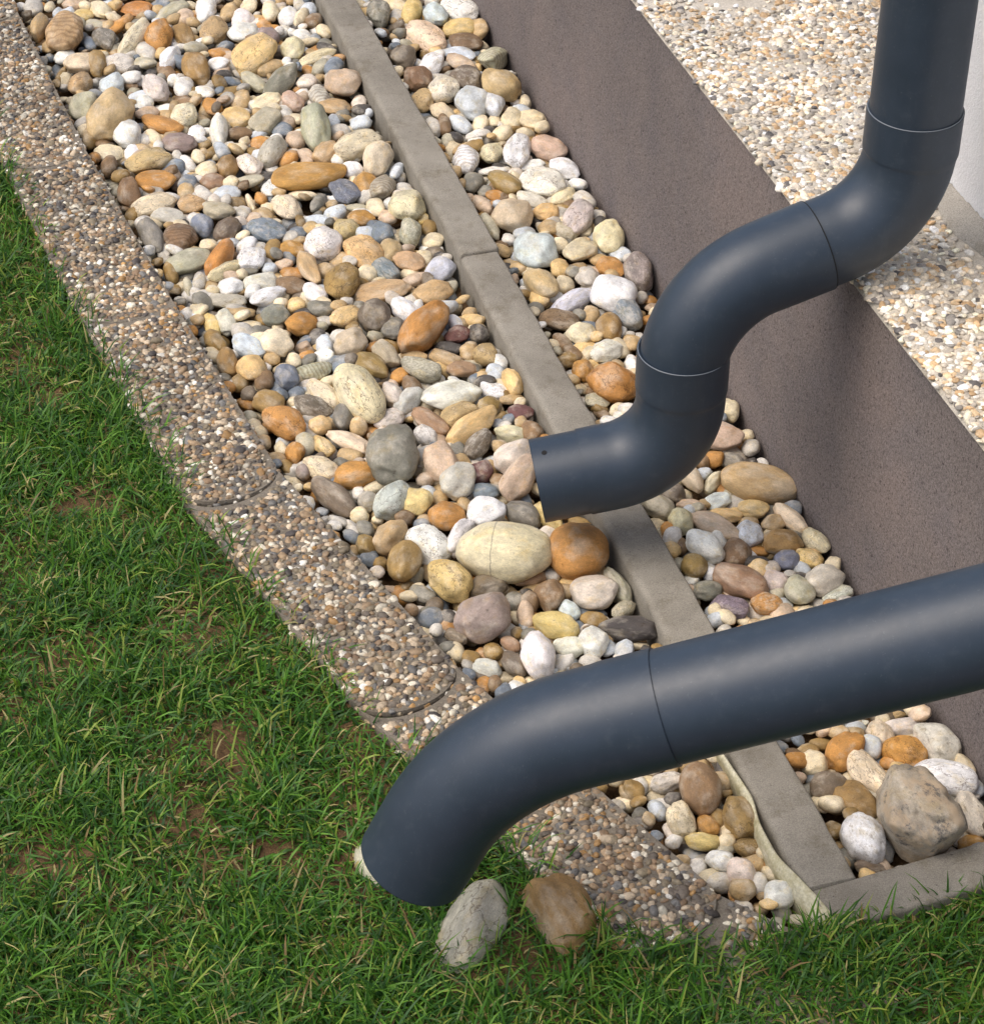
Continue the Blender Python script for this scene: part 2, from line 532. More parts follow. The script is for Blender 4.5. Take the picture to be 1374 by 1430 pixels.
# grey mortar fillet at the wall foot
prof = [(WALL_R + 0.030, LEDGE_Z - 0.004), (WALL_R + 0.020, LEDGE_Z + 0.006), (WALL_R + 0.006, LEDGE_Z + 0.011), (WALL_R - 0.026, LEDGE_Z + 0.012)]
V, Fc = [], []
n = 300
for i in range(n + 1):
    a = -2.2 + (CORNER_A + 0.02 + 2.2) * i / n
    w = 1 + .5 * mnoise.noise(Vector((a * 12, 0, 4)))
    for q, (r, z) in enumerate(prof):
        V.append(W(a, WALL_R + (r - WALL_R) * (w if q < 2 else 1), z))
for i in range(n):
    for j in range(3): Fc.append((i * 4 + j, (i + 1) * 4 + j, (i + 1) * 4 + j + 1, i * 4 + j + 1))
hpart('mortar_fillet', V, Fc, MORTAR, smooth=True)

# ------------------------------------------------------------------ little aggregate stones set in concrete
PV, PT = cut_bottom(*ico(1), -0.45)
def pebble_field(P, semi, normals_z, tint, seed=1, sink=.35, flat=(.5, .85)):
    """one mesh of many small half-sunk pebbles. P (n,3), semi (n,)"""
    r = np.random.default_rng(seed)
    n = len(P); k = len(PV)
    ax = semi[:, None] * np.stack((r.uniform(.75, 1.35, n), r.uniform(.65, 1.0, n), r.uniform(*flat, n)), 1)
    yaw = r.uniform(0, 6.283, n); c, s = np.cos(yaw), np.sin(yaw)
    L = PV[None] * (1 + r.normal(0, .085, (n, k, 1))) * ax[:, None, :]
    tx, ty = r.normal(0, .22, n), r.normal(0, .22, n)
    X = L[..., 0] * c[:, None] - L[..., 1] * s[:, None]
    Y = L[..., 0] * s[:, None] + L[..., 1] * c[:, None]
    Z = L[..., 2] + X * tx[:, None] + Y * ty[:, None]
    V = np.stack((X, Y, Z), -1) + P[:, None, :]
    V[..., 2] += (ax[:, 2] * (.5 - sink))[:, None]
    T = PT[None] + (np.arange(n) * k)[:, None, None]
    C = np.repeat(tint[:, None, :], k, 1)
    return V.reshape(-1, 3), T.reshape(-1, 3), C.reshape(-1, 3)
def pick(palette, n, r):
    cols = np.array([lin(*p[:3]) for p in palette]); w = np.array([p[3] for p in palette], float)
    C = cols[r.choice(len(cols), n, p=w / w.sum())]
    return np.clip(C * r.uniform(.72, 1.22, (n, 1)), 0, .85)
AGG_DARK = [(162, 138, 108, 5), (188, 170, 144, 5), (138, 114, 88, 4), (106, 96, 84, 3.5), (206, 198, 178, 3.6), (226, 221, 208, 1.5), (164, 128, 80, 1.6), (110, 108, 104, 3), (74, 68, 64, 2), (132, 120, 98, 3)]
AGG_PALE = [(230, 216, 192, 7), (240, 235, 224, 6), (206, 180, 144, 4), (190, 160, 122, 2), (170, 162, 150, 3), (146, 141, 134, 1.4), (104, 100, 98, .7), (206, 172, 130, .9), (200, 190, 174, 4)]

r = np.random.default_rng(21)
P, S = [], []
a = -1.15
cell = 0.0074
A_, R_ = np.meshgrid(np.arange(-1.15, 1.05, cell), np.arange(-0.60, LEDGE_R + 0.0035, cell))
A_, R_ = A_.ravel(), R_.ravel()
A_ = A_ + r.uniform(-.48, .48, len(A_)) * cell; R_ = R_ + r.uniform(-.48, .48, len(R_)) * cell
keep = ((R_ > WALL_R + 0.030) | (A_ > CORNER_A + 0.005))
XYZ = np.stack([O2[0] + A_ * DV[0] + R_ * NV[0], O2[1] + A_ * DV[1] + R_ * NV[1], np.full(len(A_), LEDGE_Z - 0.003)], 1)
pp = project(XYZ)
keep &= (pp[:, 0] > 820) & (pp[:, 0] < 1460) & (pp[:, 1] > -60) & (pp[:, 1] < 720)
# smears of cement over the stones: along the fillet and one trowelled patch
bare = np.array([mnoise.noise(Vector((x * 9, y * 9, 3.0))) for x, y in zip(A_, R_)])
patch = np.exp(-(((A_ - 0.05) / .05) ** 2 + ((R_ + 0.10) / .09) ** 2)) + np.exp(-(((A_ - 0.20) / .03) ** 2 + ((R_ + 0.22) / .12) ** 2))
fill = np.where(A_ < CORNER_A + .1, np.exp(-((R_ - WALL_R - .03) / .022) ** 2), 0)
keep &= (r.uniform(0, 1, len(A_)) > np.clip(.07 + .9 * np.clip(bare - .22, 0, 1) * 2.4 + .72 * patch + .85 * fill, 0, .95))
XYZ[:, 2] -= np.clip(R_ - LEDGE_R + .004, 0, 1) * 1.1
XYZ = XYZ[keep]
ea = np.arange(-1.15, 1.05, .0052) + r.uniform(-.002, .002, len(np.arange(-1.15, 1.05, .0052)))
eo = r.uniform(-.0035, .0025, len(ea)); er = LEDGE_R + eo
EX = np.stack([O2[0] + ea * DV[0] + er * NV[0], O2[1] + ea * DV[1] + er * NV[1], LEDGE_Z - .0045 - np.clip(eo, 0, 1) * 2.0], 1)
ep = project(EX); EX = EX[(ep[:, 0] > 820) & (ep[:, 0] < 1460) & (ep[:, 1] > -60) & (ep[:, 1] < 720)]
XYZ = np.concatenate((XYZ, EX))
semi = r.uniform(.0032, .0062, len(XYZ)) * np.where(r.uniform(size=len(XYZ)) < .12, 1.35, 1)
V, T, C = pebble_field(XYZ, semi, None, pick(AGG_PALE, len(XYZ), r), 5, sink=.72, flat=(.35, .6))
lo = np.array(W(-0.6, 0, 0))
tag(link('aggregate', mesh_arr('ledge_aggregate', V - lo, T, C), AGG, ledge), kind='stuff')

# ------------------------------------------------------------------ edging blocks with hollow and rounded ends
def block(i, label):
    A, B = EJ[i].copy(), EJ[i + 1].copy()
    d = (B - A) / np.linalg.norm(B - A); nrm = np.array((d[1], -d[0]))     # towards the lawn
    if nrm @ np.array((-1, -.3)) < 0: nrm = -nrm
    L = np.linalg.norm(B - A); w = EDGE_W; rad = w / 2
    # outline in (t along, s across): hollow upper end, rounded lower end
    out = []
    nseg = 22
    g = 0.0006
    sag = 0.045
    for q in range(nseg + 1):                     # lower rounded end from gravel side to lawn side
        s = w * q / nseg
        bulge = sag * math.sqrt(max(0, 1 - ((s - rad) / rad) ** 2))
        out.append((L - g + bulge - 0.010, s))
    for q in range(nseg + 1):                     # hollow upper end back
        s = w - w * q / nseg
        bulge = sag * math.sqrt(max(0, 1 - ((s - rad) / rad) ** 2))
        out.append((bulge - 0.010 - (.03 if i == 6 else .004), s))
    out = np.array(out)
    base = A
    top = KERB_Z + [0.005, 0.004, 0.0035, 0.003, 0.0024, 0.0018, -0.003][i]
    root = empty('edging_block', (A[0], A[1], top))
    tag(root, label, 'edging block', 'washed concrete edging blocks along the lawn')
    def to(t, s, z):
        p = d * t + nrm * s
        return (p[0], p[1], z)
    cen = out.mean(0)
    V = []
    rings = [(1.0, -0.16), (1.0, -0.0085), (0.985, -0.0045)]
    k = len(out)
    for sc, z in rings:
        for (t, s) in out:
            tt = t + (cen[0] - t) * (1 - sc) * .35; ss = s + (cen[1] - s) * (1 - sc)
            V.append(to(tt, ss, z))
    Fc = []
    for a_ in range(len(rings) - 1):
        for q in range(k):
            q2 = (q + 1) % k
            Fc.append((a_ * k + q, a_ * k + q2, (a_ + 1) * k + q2, (a_ + 1) * k + q))
    # top as strips between the two ends
    b0 = (len(rings) - 1) * k
    for q in range(nseg):
        Fc.append((b0 + q, b0 + q + 1, b0 + k - 2 - q, b0 + k - 1 - q))
    body = link('concrete_body', mesh_py('edging_body', V, Fc), MATRIX, root)
    # aggregate on the top and over the arrises
    rr = np.random.default_rng(100 + i)
    cell = 0.0068
    Tg, Sg = np.meshgrid(np.arange(-.01, L + sag, cell), np.arange(-.002, w + .002, cell))
    Tg = Tg.ravel() + rr.uniform(-.48, .48, Tg.size) * cell; Sg = Sg.ravel() + rr.uniform(-.48, .48, Sg.size) * cell
    bul = sag * np.sqrt(np.clip(1 - ((Sg - rad) / rad) ** 2, 0, 1))
    ok = (Tg > bul - 0.010 + g + .0025) & (Tg < L - g + bul - 0.0095) & (Sg > 0.0) & (Sg < w)
    Tg, Sg, bul = Tg[ok], Sg[ok], bul[ok]
    edge = np.minimum.reduce([Tg - (bul - .010 + g), (L - g + bul - .010) - Tg, Sg, w - Sg])
    z = -0.0055 - 0.006 * np.clip(1 - edge / .010, 0, 1) ** 2
    P = np.stack((d[0] * Tg + nrm[0] * Sg, d[1] * Tg + nrm[1] * Sg, z), 1)
    wp = project(P + np.array((A[0], A[1], top)))
    vis = (wp[:, 0] > -120) & (wp[:, 0] < 1400) & (wp[:, 1] > -80) & (wp[:, 1] < 1480)
    if i == 6: vis &= (P[:, 1] + A[1] > 1.566)
    P = P[vis]
    if len(P):
        semi = rr.uniform(.0030, .0058, len(P)) * np.where(rr.uniform(size=len(P)) < .10, 1.45, 1)
        V, T, C = pebble_field(P, semi, None, pick(AGG_DARK, len(P), rr), 200 + i, sink=.34, flat=(.42, .75))
        tag(link('aggregate', mesh_arr('edging_aggregate', V, T, C), AGG, root), kind='stuff')
    return root
block(0, 'farthest pebbly concrete edging block, at the far end of the row')
block(1, 'pebbly concrete edging block beside the striped tan stone')
block(2, 'pebbly concrete edging block beside the upper lawn corner and the tan blocky stone')
block(3, 'pebbly concrete edging block second above the one the near pipe crosses')
block(4, 'pebbly concrete edging block next above the one the near pipe crosses')
block(5, 'pebbly concrete edging block crossed by the near pipe, its round end exposed')
block(6, 'low pebbly concrete edging block half overgrown beside the pale membrane strip')

# ------------------------------------------------------------------ kerb stones
def kerb(name, P0, dirv, nrm, L, w, top, label, seed, r_l=.010, r_r=.004):
    """P0: start of the face on the +nrm side; profile across from +nrm to -nrm"""
    root_p = np.array((P0[0], P0[1], top))
    prof = [(0, -.20), (0, -r_l)]
    for q in range(1, 6):
        t = q / 5 * math.pi / 2
        prof.append((r_l * (1 - math.cos(t)), -r_l * (1 - math.sin(t))))
    for q in range(0, 5):
        t = q / 4 * math.pi / 2
        prof.append((w - r_r * (1 - math.sin(t)), -r_r * (1 - math.cos(t))))
    prof.append((w, -.20))
    V, Fc = [], []
    n = max(8, int(L / .012)); k = len(prof)
    ts = [0, .0025] + [.0025 + (L - .005) * i / n for i in range(1, n)] + [L - .0025, L]
    for i, t in enumerate(ts):
        for (s, z) in prof:
            e = 0.0016 * mnoise.noise(Vector((t * 30 + seed, s * 60, z * 60)))
            f = 0.9 if i in (0, len(ts) - 1) else 1
            ss = w / 2 + (s - w / 2) * (f if z > -.1 else 1); z2 = z - (.003 if f < 1 and z > -.1 else 0)
            p = dirv * t - nrm * (ss + e)
            V.append((p[0], p[1], z2 + e * .8))
    for i in range(len(ts) - 1):
        for j in range(k - 1):
            Fc.append((i * k + j, (i + 1) * k + j, (i + 1) * k + j + 1, i * k + j + 1))
    Fc.append(tuple(range(k))); Fc.append(tuple(range((len(ts) - 1) * k, len(ts) * k))[::-1])
    o = link(name, mesh_py(name, V, Fc, True), KERB)
    o.location = root_p
    md = o.modifiers.new('edges', 'EDGE_SPLIT'); md.split_angle = R(50)
    return tag(o, label, 'kerb', 'thin concrete kerbs')
JOINT_A = AR(ground(668, 352, KERB_Z)[0])[0]
END_A = AR(ground(1172, 1232, KERB_Z)[0])[0]
p = W(JOINT_A + .0015, KR1, 0)
kerb('kerb_stone', p[:2], DV, NV, 1.9, KR1 - KR0, KERB_Z + .001, 'long thin grey kerb running on past the crack, beyond the outlet', 3)
p = W(END_A, KR1 + .002, 0)
kerb('kerb_stone', p[:2], DV, NV, JOINT_A - .0015 - END_A, KR1 - KR0, KERB_Z - .001, 'thin grey kerb under the outlet pipe, ending at the cross kerb', 11)
p = CK_A - CK_D * 0.004
kerb('kerb_stone', p, CK_D, CK_N, 0.75, CK_W, KERB_Z - .003, 'short grey cross kerb closing the pebble bay beside the grass', 23, .004, .006)

# ------------------------------------------------------------------ pale membrane strip along the kerb
top_px = [(1004, 1046), (1018, 1066), (1036, 1092), (1051, 1117), (1060, 1148), (1074, 1176), (1090, 1200), (1120, 1230), (1146, 1258), (1173, 1290)]
bot_px = [(1000, 1056), (1014, 1078), (1031, 1108), (1044, 1134), (1054, 1164), (1068, 1194), (1083, 1218), (1110, 1253), (1133, 1282), (1158, 1314)]
V, Fc = [], []
def spl(pts, n):
    pts = np.array(pts, float); out = []
    for i in range(len(pts) - 1):
        p0 = pts[max(i - 1, 0)]; p1 = pts[i]; p2 = pts[i + 1]; p3 = pts[min(i + 2, len(pts) - 1)]
        for q in range(n):
            t = q / n
            out.append(.5 * ((2 * p1) + (-p0 + p2) * t + (2 * p0 - 5 * p1 + 4 * p2 - p3) * t * t + (-p0 + 3 * p1 - 3 * p2 + p3) * t ** 3))
    out.append(pts[-1]); return out
tp, bp = spl(top_px, 6), spl(bot_px, 6)
for k_, (t_, b_) in enumerate(zip(tp, bp)):
    zt = 0.030 + .003 * math.sin(k_ * .5); zb = 0.012
    A3 = ground(*t_, zt)[0]; B3 = ground(*b_, zb)[0]
    M3 = (A3 + B3) / 2 + np.array((-.0015, -.001, .0015)); D3 = B3 + np.array((.004, .003, -.05))
    V += [A3, M3, B3, D3]
for i in range(len(tp) - 1):
    for j in range(3): Fc.append((i * 4 + j, (i + 1) * 4 + j, (i + 1) * 4 + j + 1, i * 4 + j + 1))
mem = link('membrane_strip', mesh_py('membrane_strip', V, Fc, True), MEMBRANE)
md = mem.modifiers.new('thickness', 'SOLIDIFY'); md.thickness = .0022; md.offset = 0
tag(mem, 'wavy pale yellowish membrane strip standing against the kerb', 'membrane')

# ================================================================== downpipes
def fillet_path(pts, radii, step=.006):
    """2-D polyline (r,z) with rounded corners, densely sampled"""
    pts = [np.array(p, float) for p in pts]
    out = [pts[0]]
    for i in range(1, len(pts) - 1):
        u = pts[i - 1] - pts[i]; u /= np.linalg.norm(u)
        v = pts[i + 1] - pts[i]; v /= np.linalg.norm(v)
        ang = math.acos(np.clip(u @ v, -1, 1)); Rr = radii[i - 1]
        T = Rr / math.tan(ang / 2)
        s, e = pts[i] + u * T, pts[i] + v * T
        b = (u + v); b /= np.linalg.norm(b)
        c = pts[i] + b * (Rr / math.sin(ang / 2))
        a0 = s - c; a1 = e - c
        tot = math.acos(np.clip(a0 @ a1 / Rr / Rr, -1, 1)); sg = np.sign(a0[0] * a1[1] - a0[1] * a1[0])
        n = max(6, int(tot * Rr / step))
        for q in range(n + 1):
            t = sg * tot * q / n
            out.append(c + np.array((a0[0] * math.cos(t) - a0[1] * math.sin(t), a0[0] * math.sin(t) + a0[1] * math.cos(t))))
    out.append(pts[-1])
    dense = [out[0]]
    for p in out[1:]:
        d = np.linalg.norm(p - dense[-1])
        if d < 1e-6: continue
        n = max(1, int(math.ceil(d / .012)))
        q0 = dense[-1]
        for k in range(1, n + 1): dense.append(q0 + (p - q0) * k / n)
    return np.array(dense)
class Pipe:
    def __init__(self, base, nd, pts, radii):
        self.base = np.array(base); self.nd = np.array((*nd, 0.0)); self.m = np.array((-nd[1], nd[0], 0.0))
        self.P = fillet_path(pts, radii)
        seg = np.linalg.norm(np.diff(self.P, axis=0), axis=1)
        self.s = np.concatenate(([0], np.cumsum(seg)))
    def at(self, s):
        return np.array((np.interp(s, self.s, self.P[:, 0]), np.interp(s, self.s, self.P[:, 1])))
    def tan(self, s):
        d = self.at(s + .004) - self.at(s - .004); return d / np.linalg.norm(d)
    def near(self, r, z):
        return float(self.s[np.argmin(np.linalg.norm(self.P - np.array((r, z)), axis=1))])
    def frame(self, s):
        p = self.at(s); t = self.tan(s)
        c = np.array((self.base[0], self.base[1], 0)) + self.nd * p[0] + np.array((0, 0, p[1]))
        nrm = self.nd * (-t[1]) + np.array((0, 0, t[0]))
        return c, nrm, self.m, self.nd * t[0] + np.array((0, 0, t[1]))
    def tube(self, name, s0, s1, rad, root, m=PIPE, prof=None, th=.0028, seg=72):
        """walled tube from s0 to s1; prof: extra [(s, rad)] stations (outer)"""
        st = [(s0 + .0006, rad - .0007)] if False else []
        n = max(2, int((s1 - s0) / .008))
        base = [(s0 + (s1 - s0) * i / n, None) for i in range(n + 1)]
        stations = sorted(base + [(s, q) for s, q in (prof or [])], key=lambda x: x[0])
        cur = []
        keys = sorted(prof) if prof else None
        for s, q in stations:
            rr = q if q is not None else (float(np.interp(s, [k[0] for k in keys], [k[1] for k in keys])) if keys else rad)
            cur.append((s, rr))
        loop = [(s0, cur[0][1] - th), (s0, cur[0][1] - .0006), (s0 + .0006, cur[0][1])] + cur[1:-1] + [(s1 - .0006, cur[-1][1]), (s1, cur[-1][1] - .0006), (s1, cur[-1][1] - th)]
        inner = [(s, rr - th) for s, rr in cur[::-1]][1:-1]
        loop += inner
        V, Fc = [], []
        ro = np.array(root.location)
        for s, rr in loop:
            c, nn, mm, _ = self.frame(s)
            for q in range(seg):
                t = 2 * math.pi * q / seg
                V.append(c + nn * (rr * math.cos(t)) + mm * (rr * math.sin(t)) - ro)
        K = len(loop)
        for i in range(K):
            i2 = (i + 1) % K
            for q in range(seg):
                q2 = (q + 1) % seg
                Fc.append((i * seg + q, i * seg + q2, i2 * seg + q2, i2 * seg + q))
        o = link(name, mesh_py(name, V, Fc, True), m, root)
        md = o.modifiers.new('edges', 'EDGE_SPLIT'); md.split_angle = R(55)
        return o
    def ring(self, name, s, rad, root, m, tube=.0006, seg=96):
        V, Fc = [], []
        ro = np.array(root.location); c, nn, mm, tt = self.frame(s)
        for q in range(seg):
            t = 2 * math.pi * q / seg
            e = nn * math.cos(t) + mm * math.sin(t)
            for w in range(6):
                u = 2 * math.pi * w / 6
                V.append(c + e * (rad + tube * math.cos(u)) + tt * (tube * math.sin(u)) - ro)
        for q in range(seg):
            for w in range(6):
                Fc.append((q * 6 + w, ((q + 1) % seg) * 6 + w, ((q + 1) % seg) * 6 + (w + 1) % 6, q * 6 + (w + 1) % 6))
        return link(name, mesh_py(name, V, Fc, True), m, root)

# --- the S-shaped downpipe with its outlet over the kerb
PX = (0.480, 2.303)
root = empty('downpipe', (PX[0], PX[1], 0))
tag(root, 'dark anthracite S-bend downpipe with its outlet open over the kerb', 'downpipe')
fp = Pipe(PX, (-0.957, -0.29), [(0, 2.4), (0, 0.463), (0.2646, 0.391), (0.2646, 0.09)], [0.113, 0.126])
PXb = (PX[0] - 0.957 * 0.2646, PX[1] - 0.29 * 0.2646)
fo = Pipe(PXb, (-0.995, -0.100), [(0, 0.45), (0, 0.166), (0.1725, 0.135)], [0.098])
sA = fp.near(0, .597); sB = fp.near(.105, .438); sC = fp.near(.2646, .318); oC = fo.near(0, .318); sD = fo.near(.120, .145); sE = fo.s[-1]
fp.tube('pipe', 0.0, sA + .03, .0525, root)
fp.tube('elbow', sA, sB + .02, .054, root, prof=[(sA, .0553), (sA + .05, .0553), (sA + .056, .0536), (sB + .02, .0530)])
fp.ring('socket_rim', sA, .0540, root, PIPE_EDGE, .0006)
fp.tube('elbow', sB, sC + .02, .054, root, prof=[(sB, .0554), (sB + .05, .0549), (sB + .09, .0538), (sC + .02, .0532)])
fo.tube('elbow', oC, sD, .054, root, prof=[(oC, .0556), (oC + .052, .0556), (oC + .057, .0542), (sD, .0538)])
fo.ring('socket_rim', oC, .0544, root, PIPE_EDGE, .0006)
fp.ring('seam', sB - .0006, .0543, root, PIPE_SEAM, .0011)
outl = fo.tube('outlet', sD - .01, sE, .0531, root, prof=[(sD - .01, .0524), (sE, .0524)])
fo.tube('inner_sleeve', sD - .03, sE - .002, .0494, root, m=PIPE_IN)
# screw hole near the outlet's lip
c, nn, mm, tt = fo.frame(sE - .016)
tgt = None
best = 1e9
for q in range(360):
    t = R(q); e = nn * math.cos(t) + mm * math.sin(t)
    pp_ = project(c + e * .0524); dd = abs(pp_[0] - 757) + abs(pp_[1] - 632)
    if dd < best and e @ (np.array((0, 0, CAM_H)) - c) > 0: best, tgt = dd, e
V = []; Fc = []
ctr = c + tgt * .0527; u1 = tt; u2 = np.cross(tgt, tt)
for q in range(16):
    t = 2 * math.pi * q / 16
    V.append(ctr + (u1 * math.cos(t) + u2 * math.sin(t)) * .0034 - np.array(root.location))
for q in range(16):
    t = 2 * math.pi * q / 16
    V.append(ctr + tgt * .0001 + (u1 * math.cos(t) + u2 * math.sin(t)) * .0026 - np.array(root.location))
Fc = [(q, (q + 1) % 16, 16 + (q + 1) % 16, 16 + q) for q in range(16)] + [tuple(range(16, 32))]
m_, nt_, bs_ = mat('screw_hole_dark'); bs_.inputs['Base Color'].default_value = (.008, .008, .009, 1); bs_.inputs['Roughness'].default_value = .9
link('screw_hole', mesh_py('screw_hole', V, Fc), m_, outl)

# --- the near pipe crossing the bed to the grass
NX = (0.168, 1.565)
root2 = empty('downpipe', (NX[0], NX[1], 0))
tag(root2, 'dark anthracite long straight drain pipe crossing the kerb, elbow mouth over grass', 'downpipe')
np_ = Pipe(NX, (-0.9995, -0.02), [(-0.56, 2.4), (-0.56, 0.555), (0.180, 0.306), (0.246, 0.158)], [0.12, 0.235])
s1 = np_.near(0.006, .366)
np_.tube('pipe', np_.near(-.50, .535) , s1 + .03, .0562, root2)
np_.tube('upper_elbow', np_.near(-.56, .75), np_.near(-.46, .52), .0575, root2)
np_.tube('upper_pipe', 0, np_.near(-.56, .72), .0556, root2)
np_.tube('elbow', s1, np_.s[-1], .0575, root2, prof=[(s1, .0578), (s1 + .052, .0578), (s1 + .060, .0570), (np_.s[-1] - .012, .0568), (np_.s[-1], .0568)])
np_.tube('inner_sleeve', np_.s[-1] - .06, np_.s[-1] - .002, .0536, root2, m=PIPE_IN)

# ================================================================== pebbles
PAL = {  # key: (sRGB of the stone, words)
 'W': ((234, 230, 221), 'white'), 'C': ((220, 206, 174), 'cream'), 'Y': ((206, 182, 122), 'yellow'),
 'T': ((186, 160, 118), 'tan'), 'O': ((186, 137, 76), 'orange-brown'), 'B': ((132, 108, 80), 'brown'),
 'G': ((130, 127, 116), 'grey'), 'D': ((78, 74, 70), 'dark grey'), 'L': ((200, 195, 184), 'light grey'),
 'U': ((122, 131, 140), 'blue-grey'), 'P': ((196, 174, 150), 'pinkish tan'), 'M': ((106, 74, 70), 'maroon'),
 'K': ((150, 124, 78), 'olive brown'), 'V': ((178, 172, 150), 'greenish grey'), 'S': ((198, 205, 210), 'pale bluish'),
 'Q': ((218, 207, 192), 'pale pink'), 'H': ((118, 106, 90), 'grey-brown'), 'R': ((160, 130, 104), 'reddish brown'),
 'Z': ((138, 124, 134), 'lilac'), 'X': ((148, 134, 126), 'mauve grey'), 'J': ((216, 186, 132), 'golden'), 'N': ((158, 148, 132), 'beige-grey')}
